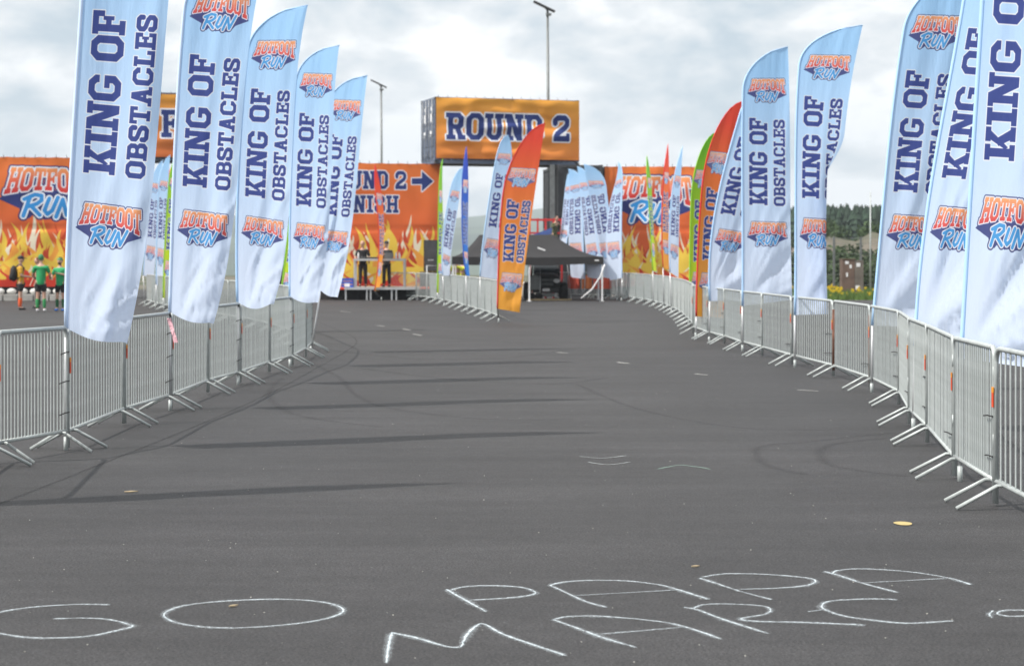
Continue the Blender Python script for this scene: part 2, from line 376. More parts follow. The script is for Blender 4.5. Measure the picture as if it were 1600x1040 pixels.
def cloth_mat(name, image, top=None, bot=None, trans=.48, sleeve=None):
    m = bpy.data.materials.new(name); m.use_nodes = True; nt = m.node_tree; nt.nodes.clear(); A = nt.nodes.new; L = nt.links.new
    o = A('ShaderNodeOutputMaterial'); d = A('ShaderNodeBsdfPrincipled'); d.inputs['Roughness'].default_value = .55; d.inputs['Specular IOR Level'].default_value = .25
    d.inputs['Sheen Weight'].default_value = .08
    t = A('ShaderNodeBsdfTranslucent'); mx = A('ShaderNodeMixShader'); mx.inputs[0].default_value = trans
    uv = A('ShaderNodeUVMap'); uv.uv_map = 'UVMap'
    if image: im = A('ShaderNodeTexImage'); im.image = image; im.extension = 'CLIP'; im.interpolation = 'Cubic'; L(uv.outputs[0], im.inputs[0])
    if top:
        sp = A('ShaderNodeSeparateXYZ'); L(uv.outputs[0], sp.inputs[0]); rp = A('ShaderNodeValToRGB'); L(sp.outputs[1], rp.inputs[0])
        rp.color_ramp.elements[0].color = (*bot, 1); rp.color_ramp.elements[1].color = (*top, 1); rp.color_ramp.elements[0].position = .12; rp.color_ramp.elements[1].position = .92
        if image:
            c = A('ShaderNodeMixRGB'); L(im.outputs[1], c.inputs[0]); L(rp.outputs[0], c.inputs[1]); L(im.outputs[0], c.inputs[2]); csock = c.outputs[0]
        else: csock = rp.outputs[0]
    else: csock = im.outputs[0]
    tcn = A('ShaderNodeTexCoord'); n = A('ShaderNodeTexNoise'); n.inputs['Scale'].default_value = 9; n.inputs['Detail'].default_value = 6
    mpn = A('ShaderNodeMapping'); mpn.inputs['Scale'].default_value = (3.2, 3.2, .55); L(tcn.outputs['Object'], mpn.inputs[0]); L(mpn.outputs[0], n.inputs[0])
    bp = A('ShaderNodeBump'); bp.inputs['Strength'].default_value = .32; bp.inputs['Distance'].default_value = .02; L(n.outputs[0], bp.inputs['Height'])
    L(csock, d.inputs['Base Color']); L(csock, t.inputs[0]); L(bp.outputs[0], d.inputs['Normal']); L(bp.outputs[0], t.inputs[1])
    L(d.outputs[0], mx.inputs[1]); L(t.outputs[0], mx.inputs[2]); L(mx.outputs[0], o.inputs[0]); return m
BLU_T, BLU_B = (.38, .65, .97), (.71, .81, .99)
M_['fA'] = cloth_mat('pale blue flag cloth', art_tall, BLU_T, BLU_B)
M_['fB'] = cloth_mat('pale blue slim flag cloth', art_slim, BLU_T, BLU_B)
M_['fO'] = cloth_mat('red to orange flag cloth', art_slim, (.82, .08, .05), (.93, .42, .06))
M_['fG'] = cloth_mat('green flag cloth', art_slim, (.16, .50, .03), (.60, .75, .03))
M_['fD'] = cloth_mat('deep blue flag cloth', art_slim, (.03, .07, .50), (.03, .22, .72))
M_['fR'] = cloth_mat('red purple flag cloth', art_slim, (.80, .05, .04), (.93, .40, .06))
M_['sl_blue'] = mat('blue sleeve cloth', (.42, .64, .92), .7); M_['sl_red'] = mat('red sleeve cloth', (.70, .03, .02), .7)
M_['sl_green'] = mat('green sleeve cloth', (.25, .55, .03), .7); M_['sl_deep'] = mat('deep blue sleeve cloth', (.03, .10, .50), .7)
M_['sl_white'] = mat('pale sleeve cloth', (.60, .74, .96), .7)
M_['ban_round'] = cloth_mat('orange tarpaulin round', img_round, trans=.02); M_['ban_f'] = cloth_mat('orange tarpaulin far', img_f, trans=.02)
M_['ban_fin'] = cloth_mat('flame tarpaulin finish', img_finish, trans=.02)
M_['ban_l1'] = cloth_mat('flame tarpaulin emblem', img_logo1, trans=.02); M_['ban_l2'] = cloth_mat('flame tarpaulin emblem wide', img_logo2, trans=.02)

# ------------------------------------------------------------------ ground
def sm(a, b, x): t = max(0, min(1, (x-a)/(b-a))); return t*t*(3-2*t)
def terrain(x, y):
    d = math.hypot(x, y); az = math.degrees(math.atan2(x, y))
    h = -.03-24*sm(170, 700, d)*(1-sm(5, 9, az)*.9*(1-sm(500, 1200, d)))
    n = noise.fractal(Vector((x*.0011, y*.0011, 3)), 1, 2, 5)
    far = sm(1300, 3900, d); h += far*(118+30*n+12*math.sin(az*.35))
    rgt = sm(6, 9, az)*(1-sm(40, 60, az))
    n2 = noise.fractal(Vector((x*.03, y*.03, 9)), 1, 2, 5)
    h += rgt*math.exp(-((d-185)/38)**2)*(3.4+2.6*n2+.8*math.sin(az*4+1)+.5*noise.noise(Vector((x*.15, y*.15, 2)))) + rgt*sm(95, 160, d)*.4
    h += rgt*sm(240, 330, d)*(1-sm(420, 600, d))*4.0
    if 86 < d < 1300: h += .25*noise.noise(Vector((x*.08, y*.08, 1)))*sm(100, 140, d)
    return h
radii = [0, 20, 50, 80, 84, 88, 94, 102, 112, 124, 136, 146, 154, 162, 170, 178, 186, 194, 202, 212, 224, 238, 255, 280, 310, 345, 390, 450, 540, 650, 800, 1000, 1250, 1500, 1800, 2150, 2500, 2850, 3200, 3600, 4000, 4400, 4800, 5100]
angs = []
a = -180.0
while a < 180-1e-6:
    angs.append(a); a += .5 if -20 <= a < 25 else 5
vs = []; fs = []
for r in radii:
    for a in angs:
        x = r*math.sin(R_(a)); y = r*math.cos(R_(a)); vs.append((x, y, terrain(x, y) if r > 84 else -.03))
na = len(angs)
for i in range(len(radii)-1):
    for j in range(na): fs.append((i*na+j, i*na+(j+1) % na, (i+1)*na+(j+1) % na, (i+1)*na+j))
me = bpy.data.meshes.new('ground'); me.from_pydata(vs, [], fs); me.polygons.foreach_set('use_smooth', [True]*len(fs))
gm = bpy.data.materials.new('earth and grass'); gm.use_nodes = True; nt = gm.node_tree; b = nt.nodes['Principled BSDF']; b.inputs['Roughness'].default_value = .95
t = nt.nodes.new('ShaderNodeTexCoord'); n = nt.nodes.new('ShaderNodeTexNoise'); n.inputs['Scale'].default_value = .10; n.inputs['Detail'].default_value = 10; n.inputs['Roughness'].default_value = .65
n2n = nt.nodes.new('ShaderNodeTexNoise'); n2n.inputs['Scale'].default_value = .0035; n2n.inputs['Detail'].default_value = 6
r = nt.nodes.new('ShaderNodeValToRGB'); r.color_ramp.elements[0].position = .38; r.color_ramp.elements[0].color = (.035, .06, .018, 1); r.color_ramp.elements[1].position = .66; r.color_ramp.elements[1].color = (.17, .14, .115, 1)
e = r.color_ramp.elements.new(.5); e.color = (.11, .10, .07, 1)
r3 = nt.nodes.new('ShaderNodeValToRGB'); r3.color_ramp.elements[0].position = .42; r3.color_ramp.elements[0].color = (.02, .04, .02, 1); r3.color_ramp.elements[1].position = .58; r3.color_ramp.elements[1].color = (.06, .09, .05, 1)
ln = nt.nodes.new('ShaderNodeVectorMath'); ln.operation = 'LENGTH'; mr = nt.nodes.new('ShaderNodeMapRange'); mr.inputs[1].default_value = 400; mr.inputs[2].default_value = 900
mxx = nt.nodes.new('ShaderNodeMixRGB')
nt.links.new(t.outputs['Object'], n.inputs[0]); nt.links.new(t.outputs['Object'], n2n.inputs[0]); nt.links.new(t.outputs['Object'], ln.inputs[0]); nt.links.new(ln.outputs['Value'], mr.inputs[0])
nt.links.new(n.outputs[0], r.inputs[0]); nt.links.new(n2n.outputs[0], r3.inputs[0]); nt.links.new(mr.outputs[0], mxx.inputs[0]); nt.links.new(r.outputs[0], mxx.inputs[1]); nt.links.new(r3.outputs[0], mxx.inputs[2]); nt.links.new(mxx.outputs[0], b.inputs['Base Color'])
me.materials.append(gm); link('ground', me, kind='structure')
# asphalt
am = bpy.data.materials.new('asphalt'); am.use_nodes = True; nt = am.node_tree; b = nt.nodes['Principled BSDF']; A = nt.nodes.new; L = nt.links.new
b.inputs['Roughness'].default_value = .74; b.inputs['Specular IOR Level'].default_value = .45
t = A('ShaderNodeTexCoord')
def nz(s, d, ro=.6, stretch=None):
    n = A('ShaderNodeTexNoise'); n.inputs['Scale'].default_value = s; n.inputs['Detail'].default_value = d; n.inputs['Roughness'].default_value = ro
    if stretch:
        q = A('ShaderNodeMapping'); q.inputs['Scale'].default_value = stretch; q.inputs['Rotation'].default_value = (0, 0, .15); L(t.outputs['Object'], q.inputs[0]); L(q.outputs[0], n.inputs[0])
    else: L(t.outputs['Object'], n.inputs[0])
    return n
fine = nz(75, 4, .8); mid = nz(9, 6); big = nz(.35, 5); streak = nz(1.2, 5, .6, (.25, 2.2, 1)); vor = A('ShaderNodeTexVoronoi'); vor.voronoi_dimensions = '2D'; vor.inputs['Scale'].default_value = 60; L(t.outputs['Object'], vor.inputs[0])
def ramp(inp, p0, c0, p1, c1):
    r = A('ShaderNodeValToRGB'); r.color_ramp.elements[0].position = p0; r.color_ramp.elements[0].color = (c0,)*3+(1,); r.color_ramp.elements[1].position = p1; r.color_ramp.elements[1].color = (c1,)*3+(1,); L(inp, r.inputs[0]); return r
def mul(a, b_):
    m = A('ShaderNodeMixRGB'); m.blend_type = 'MULTIPLY'; m.inputs[0].default_value = 1; L(a, m.inputs[1]); L(b_, m.inputs[2]); return m.outputs[0]
rf = ramp(fine.outputs[0], .38, .30, .62, 1.62); rm_ = ramp(mid.outputs[0], .3, .80, .7, 1.16); rb = ramp(big.outputs[0], .32, .80, .68, 1.16); rs = ramp(streak.outputs[0], .36, .84, .64, 1.12); rv = ramp(vor.outputs['Distance'], .1, 1.18, .6, .78)
base = A('ShaderNodeRGB'); base.outputs[0].default_value = (.0405, .0395, .0412, 1)
c = base.outputs[0]
for q in (rf, rm_, rb, rs, rv): c = mul(c, q.outputs[0])
v2 = A('ShaderNodeTexVoronoi'); v2.voronoi_dimensions = '2D'; v2.inputs['Scale'].default_value = 26; L(t.outputs['Object'], v2.inputs[0]); c = mul(c, ramp(v2.outputs['Distance'], .08, .38, .20, 1.04).outputs[0])
v3 = A('ShaderNodeTexVoronoi'); v3.voronoi_dimensions = '2D'; v3.inputs['Scale'].default_value = 9; m3 = A('ShaderNodeMapping'); m3.inputs['Location'].default_value = (3.3, 1.7, .4); L(t.outputs['Object'], m3.inputs[0]); L(m3.outputs[0], v3.inputs[0]); c = mul(c, ramp(v3.outputs['Distance'], .035, 1.8, .06, 1.0).outputs[0])
pale = nz(120, 2, .6); rp = A('ShaderNodeValToRGB'); rp.color_ramp.elements[0].position = .70; rp.color_ramp.elements[0].color = (0, 0, 0, 1); rp.color_ramp.elements[1].position = .76; rp.color_ramp.elements[1].color = (1, 1, 1, 1); L(pale.outputs[0], rp.inputs[0])
mw = A('ShaderNodeMixRGB'); L(rp.outputs[0], mw.inputs[0]); L(c, mw.inputs[1]); mw.inputs[2].default_value = (.26, .255, .24, 1)
L(mw.outputs[0], b.inputs['Base Color'])
bp = A('ShaderNodeBump'); bp.inputs['Strength'].default_value = .55; bp.inputs['Distance'].default_value = .006; L(fine.outputs[0], bp.inputs['Height']); L(bp.outputs[0], b.inputs['Normal'])
M_['asphalt'] = am
MB().poly([(-70, -25, 0), (45, -25, 0), (45, 74.5, 0), (11.6, 75.2, 0), (11.2, 84, 0), (4, 84.5, 0), (-6, 100, 0), (-70, 100, 0)]).build('asphalt', am, kind='structure')

def rough_mark(name, colr, lo, hi, scale, strength=1, soft=False):
    """print on the ground that wears off in a noise pattern; alpha fades to the ribbon's edge"""
    m = bpy.data.materials.new(name); m.use_nodes = True; nt = m.node_tree; b = nt.nodes['Principled BSDF']; b.inputs['Base Color'].default_value = (*colr, 1); b.inputs['Roughness'].default_value = .9
    A = nt.nodes.new; L = nt.links.new; t = A('ShaderNodeTexCoord'); n = A('ShaderNodeTexNoise'); n.inputs['Scale'].default_value = scale; n.inputs['Detail'].default_value = 4; n.inputs['Roughness'].default_value = .75; L(t.outputs['Object'], n.inputs[0])
    uv = A('ShaderNodeUVMap'); uv.uv_map = 'UVMap'; s = A('ShaderNodeSeparateXYZ'); L(uv.outputs[0], s.inputs[0])
    # profile 1 at centre, 0 at the edge
    a1 = A('ShaderNodeMath'); a1.operation = 'MULTIPLY_ADD'; a1.inputs[1].default_value = 2; a1.inputs[2].default_value = -1; L(s.outputs[0], a1.inputs[0])
    a2 = A('ShaderNodeMath'); a2.operation = 'ABSOLUTE'; L(a1.outputs[0], a2.inputs[0])
    a3 = A('ShaderNodeMath'); a3.operation = 'SUBTRACT'; a3.inputs[0].default_value = 1; L(a2.outputs[0], a3.inputs[1])
    add = A('ShaderNodeMath'); add.operation = 'MULTIPLY_ADD'; add.inputs[1].default_value = .55 if not soft else .35; L(a3.outputs[0], add.inputs[0]); L(n.outputs[0], add.inputs[2])
    mr = A('ShaderNodeMapRange'); mr.inputs[1].default_value = lo; mr.inputs[2].default_value = hi; mr.inputs[4].default_value = strength; L(add.outputs[0], mr.inputs[0])
    e = A('ShaderNodeMath'); e.operation = 'MULTIPLY'
    e2 = A('ShaderNodeMapRange'); e2.inputs[2].default_value = .35 if not soft else .8; L(a3.outputs[0], e2.inputs[0]); L(mr.outputs[0], e.inputs[0]); L(e2.outputs[0], e.inputs[1])
    L(e.outputs[0], b.inputs['Alpha']); return m
M_['chalk'] = rough_mark('white chalk', (.70, .79, .84), .80, 1.10, 48, .92)
M_['chalk_dust'] = rough_mark('chalk dust', (.6, .66, .70), .62, 1.25, 50, .38)
M_['chalk_faint'] = rough_mark('faint chalk', (.55, .6, .6), .70, .95, 60, .4)
M_['chalk_green'] = rough_mark('faint green chalk', (.35, .55, .45), .70, 1.0, 110, .35)
M_['skid'] = rough_mark('tyre rubber mark', (.028, .028, .03), .35, .9, 14, .42, True)
M_['skid2'] = rough_mark('worn tyre mark', (.03, .03, .032), .35, .95, 9, .21, True)
def smooth_pts(pts, k=6):
    P_ = [Vector((p[0], p[1], 0)) for p in pts]; o = []
    for i in range(len(P_)-1):
        p0 = P_[max(0, i-1)]; p1 = P_[i]; p2 = P_[i+1]; p3 = P_[min(len(P_)-1, i+2)]
        for j in range(k):
            t = j/k; o.append(.5*((2*p1)+(p2-p0)*t+(2*p0-5*p1+4*p2-p3)*t*t+(3*p1-p0-3*p2+p3)*t*t*t))
    o.append(P_[-1]); return o
def ribbon(name, pts_px, width, m, parent=None, z=.004, kind=None, taper=True, smooth=True):
    q = smooth_pts(pts_px) if smooth and len(pts_px) > 2 else [Vector((*p, 0)) for p in pts_px]
    g = [G(p.x, p.y) for p in q]; n = len(g); vs = []; fs = []; us = []
    for i, p in enumerate(g):
        d = (g[min(n-1, i+1)]-g[max(0, i-1)]).normalized(); nn = Vector((-d.y, d.x, 0)); wv = width*(1.0+.55*noise.noise(p*3.7)+.5*noise.noise(p*31)*taper)
        if taper and i in (0, n-1): wv *= .5
        for s_ in (-1, 1): vs.append(tuple(p+nn*wv*.5*s_+Vector((0, 0, z)))); us.append(((s_+1)/2, i/max(1, n-1)))
    for i in range(n-1): fs.append((2*i, 2*i+1, 2*i+3, 2*i+2))
    me = bpy.data.meshes.new(name); me.from_pydata(vs, [], fs); me.materials.append(m); u = me.uv_layers.new(name='UVMap')
    for lp in me.loops: u.data[lp.index].uv = us[lp.vertex_index]
    return link(name, me, parent, kind)
for pts, wd, m in (([(-60, 812), (0, 787), (120, 740), (300, 668), (420, 615), (500, 572), (545, 546), (557, 535), (550, 525), (520, 512), (497, 503)], .05, 'skid'),
                   ([(1400, 676), (1320, 684), (1270, 690), (1200, 696), (1180, 706), (1200, 728), (1260, 742)], .16, 'skid2'), ([(1440, 678), (1390, 684), (1300, 695), (1282, 712), (1310, 730), (1420, 745)], .16, 'skid2'),
                   ([(470, 560), (530, 590), (560, 620), (620, 640), (760, 655), (900, 655)], .14, 'skid2'), ([(440, 590), (420, 620), (470, 650), (600, 668)], .14, 'skid2'), ([(500, 545), (640, 560), (780, 560), (900, 545)], .2, 'skid2'),
                   ([(880, 540), (700, 528), (560, 520)], .18, 'skid2'), ([(900, 600), (1000, 640), (1150, 668), (1300, 672)], .12, 'skid2'), ([(560, 575), (700, 592), (860, 600), (950, 590)], .2, 'skid2'),
                   ([(600, 505), (760, 512), (900, 508)], .2, 'skid2')):
    ribbon('skid_mark', pts, wd, M_[m], kind='structure', z=.004)
# chalk writing
def chalk_word(label, letters, group=None):
    allp = [p for _, ss in letters for s in ss for p in s]; cx = sum(p[0] for p in allp)/len(allp); cy = sum(p[1] for p in allp)/len(allp)
    T = thing('chalk_word', label, 'chalk writing', G(cx, cy))
    for lb, ss in letters:
        vs = None; objs = []
        L0 = None
        for k, s in enumerate(ss):
            wd = .036 if lb == 'chalk letter M' else .026
            o = ribbon('chalk_letter' if k == 0 else 'chalk_stroke', s, wd, M_['chalk'], T, z=.004+.0006*k)
            ribbon('chalk_dust', s, .07, M_['chalk_dust'], T, z=.0032)
            if k == 0: L0 = o; o['label'] = lb
            else: o.parent = L0
chalk_word('white chalk letters GO on the asphalt, left of the other chalk writing', [
    ('chalk letter G running off the left edge', [[(172, 945), (120, 944.5), (60, 948), (20, 953), (0, 957), (-25, 965), (-38, 975), (-25, 985), (0, 990), (40, 996), (90, 997), (140, 994), (180, 986), (207, 979), (198, 975), (185, 971), (160, 967), (130, 966), (83, 967)]]),
    ('wide chalk letter O', [[(262, 968), (256, 962), (262, 955), (285, 947), (330, 941), (400, 937), (460, 937), (510, 942), (535, 951), (530, 960), (500, 969), (450, 976), (380, 981), (320, 980), (275, 973), (258, 965)]])])
chalk_word('white chalk word PAPA on the asphalt, in the row above MARC', [
    ('first chalk letter P', [[(697, 921), (722, 935), (760, 956)], [(703, 923), (720, 918), (750, 915.5), (790, 916), (820, 919), (837, 926), (825, 931), (790, 935), (733, 938)]]),
    ('first chalk letter A', [[(858, 914), (880, 924), (915, 940), (948, 949)], [(862, 914), (880, 910), (920, 907), (980, 908), (1030, 914), (1060, 922), (1108, 937)], [(897, 931), (1058, 922)]]),
    ('second chalk letter P', [[(1092, 903), (1120, 912), (1160, 925), (1206, 937)], [(1098, 902), (1130, 897), (1180, 897), (1230, 900), (1265, 904), (1274, 909), (1260, 915), (1220, 919), (1155, 921)]]),
    ('second chalk letter A', [[(1287, 893), (1310, 899), (1350, 912), (1403, 926)], [(1300, 897), (1308, 892), (1340, 889), (1390, 891), (1440, 896), (1485, 904), (1518, 914)], [(1350, 911), (1480, 904)]])])
chalk_word('white chalk word MARC on the asphalt nearest the camera', [
    ('chalk letter M', [[(604, 1036), (607, 1010), (612, 988)], [(612, 989), (650, 997), (700, 1011), (721, 1011)], [(721, 1011), (730, 992), (745, 978), (757, 976), (785, 991), (830, 1007), (885, 1025)]]),
    ('chalk letter A', [[(863, 968), (900, 981), (940, 996), (995, 1012)], [(868, 968), (885, 964), (930, 963), (1000, 968), (1060, 977), (1128, 999)], [(927, 992), (1070, 980)]]),
    ('chalk letter R', [[(1068, 949), (1090, 953), (1130, 968), (1200, 990)], [(1083, 951), (1100, 945), (1140, 944), (1190, 947), (1204, 953), (1195, 960), (1158, 967), (1180, 971), (1260, 973), (1352, 977)]]),
    ('chalk letter C', [[(1402, 937), (1360, 936), (1300, 939), (1284, 946), (1290, 953), (1320, 963), (1370, 970), (1420, 974), (1490, 970)], [(1262, 956), (1285, 953)]])])
chalk_word('small cut off white chalk mark at the right edge of the photo', [('chalk curl', [[(1551, 966), (1546, 960), (1552, 954)], [(1640, 956), (1600, 954), (1570, 954), (1558, 959), (1575, 963), (1600, 963), (1640, 962)]])])
for i, (pts, m, lb) in enumerate((([(905, 713), (940, 716), (978, 712)], 'chalk_faint', 'faint pale chalk scribble on the asphalt, left of the green one'), ([(918, 722), (950, 726), (985, 722)], 'chalk_faint', 'fainter lower stroke of the pale scribble on the asphalt'), ([(1028, 733), (1060, 727), (1085, 729), (1110, 733)], 'chalk_green', 'faint greenish chalk scribble on the asphalt ahead'))):
    tag(ribbon('chalk_scribble', pts, .06, M_[m]), lb, 'chalk mark')
M_['line'] = rough_mark('worn white paint', (.66, .66, .62), .50, .75, 30, .85)
for i, (x, y, l, lb) in enumerate(((878, 551, 18, 'short worn white dash, third from the flags end, past the chalk'), (974, 567, 18, 'short worn white dash in the middle of the tarmac'), (1096, 585, 20, 'short worn white dash between the centre and the right barriers'), (1262, 610, 32, 'longest worn white dash near the right barriers'), (594, 509, 14, 'small worn white dash near the stage end of the left barriers'), (652, 523, 14, 'small worn white dash below the left centre flags'), (636, 515, 12, 'smallest worn white dash in front of the stage'), (540, 487, 16, 'pale dash on the tarmac right of the last left flag'))):
    tag(ribbon('painted_dash', [(x-l/2, y-1), (x+l/2, y+1)], .10, M_['line'], z=.004, smooth=False), lb, 'road marking')
yd = MB(); c0 = G(1411, 818)
yd.poly([(c0.x+.058*math.cos(a)*(1+.06*math.sin(3*a)), c0.y+.085*math.sin(a), .0045) for a in [i*math.pi/14 for i in range(28)]])
tag(yd.build('painted_spot', mat('yellow paint', (.46, .36, .15), .8, 0, .15, 30)), 'small round yellow paint spot on the asphalt near the right barriers', 'paint spot')
for i, (x, y, a, l, lb) in enumerate(((1087, 886, .3, .05, 'small straw coloured sliver lying above the chalk word PAPA'), (365, 948, .6, .05, 'thin dry twig lying inside the chalk letter O'), (205, 769, .2, .10, 'small tan leaf scrap beside the long flag shadow'))):
    p = G(x, y); m = MB(); d = Vector((math.cos(a), math.sin(a), 0))*l; q = Vector((-d.y, d.x, 0))*.16
    m.prism([p-d/2-q*.5+Vector((0, 0, .005)), p-q+Vector((0, 0, .004)), p+d/2+Vector((0, 0, .006)), p+q+Vector((0, 0, .007)), p-d/2+q*.3+Vector((0, 0, .005))], (0, 0, .006))
    tag(m.build('litter_scrap', mat('dry straw %d' % i, (.34, .27, .17), .9)), lb, 'litter')
gr = MB()
for i in range(520):
    Y = random.uniform(7, 40); X = random.uniform(-.30, .30)*Y; s = random.uniform(.0015, .0048); p = Vector((X, Y, 0))
    a = random.random()*6
    gr.prism([p+Vector((math.cos(a+k*2.1)*s, math.sin(a+k*2.1)*s*1.4, 0)) for k in range(3)], (0, 0, s*.7))
tag(gr.build('gravel', mat('pale grit', (.42, .41, .37), .9, 0, .5, 3), kind='stuff'), 'pale grit scattered over the asphalt', 'gravel')

# ------------------------------------------------------------------ crowd barriers
BL = 2.3; NB = 20
def frame_pts():
    c = .10; pts = []
    for k in range(5): a = math.pi+ -k*math.pi/8; pts.append((c+.02+c*math.cos(a), 0, 1.10-c+c*math.sin(a)))
    for k in range(5): a = math.pi/2-k*math.pi/8; pts.append((BL-.02-c+c*math.cos(a), 0, 1.10-c+c*math.sin(a)))
    return [(.02, 0, .02)]+pts+[(BL-.02, 0, .02)]
m = MB(); m.tube(frame_pts(), .019, 8); m.tube([(.02, 0, .175), (BL-.02, 0, .175)], .017, 8)
me_frame = m.mesh('barrier_frame', M_['galv']); me_frame_rust = m.mesh('barrier_frame_rusty', M_['galv']);
m2 = MB(); m2.tube([(.02, 0, .10), (.02, 0, .98)], .0205, 8); m2.tube([(BL-.02, 0, .10), (BL-.02, 0, .98)], .0205, 8); me_rust = m2.mesh('barrier_rust', M_['rust'])
me_bar = MB().tube([(0, 0, .175), (0, 0, 1.095)], .0070, 6, False).mesh('barrier_bar', M_['galv'])
mb = MB()
for k in range(NB): x = .02+(BL-.04)*(k+1)/(NB+1); mb.tube([(x, 0, .175), (x, 0, 1.095)], .0070, 4, False)
me_bars = mb.mesh('barrier_bars', M_['galv'])
ft = MB(); ft.tube([(0, -.32, .012), (0, -.04, .165), (0, .04, .165), (0, .32, .012)], .0145, 7); me_foot = ft.mesh('barrier_foot', M_['galv'])
me_tie = MB().tube([(-.34, -.025, -.012), (-.15, -.027, .002), (0, -.024, .004), (.03, -.02, .004)], .0055, 5).mesh('cable_tie', M_['tie'])
me_so = MB().box(-.013, -.028, -.08, .013, -.021, .02).mesh('sticker_orange', M_['orange_tape'])
me_sy = MB().box(-.016, -.028, .021, .016, -.021, .06).mesh('sticker_yellow', M_['yellow_tape'])
me_hook = MB().tube([(0, 0, -.04), (.035, -.012, -.04), (.035, -.012, .05)], .008, 6).mesh('barrier_hook', M_['galv'])
def child(name, me, parent, loc, rz=0):
    o = bpy.data.objects.new(name, me); col.objects.link(o); o.parent = parent; o.location = loc; o.rotation_euler = (0, 0, rz); return o
ORD = ['first', 'second', 'third', 'fourth', 'fifth', 'sixth', 'seventh', 'eighth', 'ninth', 'tenth', 'eleventh', 'twelfth', 'thirteenth', 'fourteenth', 'fifteenth', 'sixteenth', 'seventeenth', 'eighteenth', 'nineteenth', 'twentieth', 'last']
def barrier(p, q, label, group, near, ties=0, rusty=False, stick=True, rz_jit=0):
    d = q-p; L_ = d.length; rz = math.atan2(d.y, d.x)
    o = thing('crowd_barrier', label, 'crowd barrier', p, rz, group); o.scale = (L_/BL, 1, 1)
    child('frame', me_frame, o, (0, 0, 0))
    if rusty: child('rusty_upright', me_rust, o, (0, 0, 0))
    if near:
        for k in range(NB): child('bar', me_bar, o, (.02+(BL-.04)*(k+1)/(NB+1), random.uniform(-.002, .002), 0))
    else: child('bars', me_bars, o, (0, 0, 0))
    for x in (.17, BL-.22):
        child('foot', me_foot, o, (x, 0, 0), random.uniform(-.12, .12))
    if near:
        child('hook', me_hook, o, (BL-.02, 0, .45), 0); child('hook', me_hook, o, (BL-.02, 0, .92), 0)
        for k in range(ties): child('cable_tie', me_tie, o, (BL-.02, 0, (.34, .62, .88)[k % 3]), random.uniform(-.05, .05))
        if stick:
            s = child('sticker', me_so, o, (.02, 0, .77)); child('sticker', me_sy, o, (.02, 0, .77))
    return o
def resample(path, step):
    """walk a polyline in equal steps"""
    out_ = [path[0]]; acc = 0
    for a, b in zip(path[:-1], path[1:]):
        L_ = (b-a).length; t = step-acc
        while t <= L_: out_.append(a+(b-a)*(t/L_)); t += step
        acc = L_-(t-step)
    return out_
lj = [(-104, 790), (-5, 724), (105, 703), (194, 664), (267, 640), (325, 615), (375, 600), (421, 583), (457, 572), (478, 559), (487, 549)]
lj = [G(*p) for p in lj]
for i in range(len(lj)-1):
    barrier(lj[i], lj[i+1], 'crowd barrier, %s from the camera in near left line' % ORD[i], 'crowd barriers of the near left line', True, ties=3 if i % 2 else 0)
rj = [(1760, 905), (1555, 790), (1491, 747), (1449, 694), (1421, 665), (1405, 634), (1360, 610), (1302, 589), (1237, 571), (1191, 557), (1159, 548), (1132, 538), (1106, 531), (1083, 522)]
rj = [G(*p) for p in rj]
for i in range(len(rj)-1):
    ru = i == 6
    lb = 'galvanised crowd barrier with rusty brown uprights in the right line' if ru else 'galvanised crowd barrier, %s from the camera in the near right line' % ORD[i]
    # panel runs from far to near so its outer face looks at the track
    barrier(rj[i+1], rj[i], lb, 'crowd barriers of the near right line', True, ties=2 if i % 2 else 1, rusty=ru)
def line(path, desc, group, skip_last=False):
    q = resample([G(*p) for p in path], 2.32)
    for i in range(len(q)-1):
        barrier(q[i], q[i+1], 'crowd barrier, %s in %s' % (ORD[min(i, 20)] if i < 20 else 'last', desc), group, False)
line([(1083, 516), (1070, 500), (1055, 490), (1038, 482), (1016, 476), (989, 471), (954, 465.6)], 'far right line, counted from its near end', 'crowd barriers of the far right line')
line([(779, 503), (760, 495), (735, 487), (705, 478), (672, 471), (640, 468), (594, 467)], 'central line, counted from orange flag', 'crowd barriers of the central line')
line([(487, 548), (440, 521), (390, 508), (345, 500), (300, 493), (262, 485), (222, 474)], 'far left line, counted from its near end', 'crowd barriers of the far left line')
for k, (a, b_) in enumerate((((870, 466), (928, 466.5)), ((928, 466.5), (954, 467)))):
    barrier(G(*a), G(*b_), 'crowd barrier standing crosswise %s the mirrored flags' % ('under' if k == 0 else 'right of'), 'crowd barriers beside the black canopy', False)

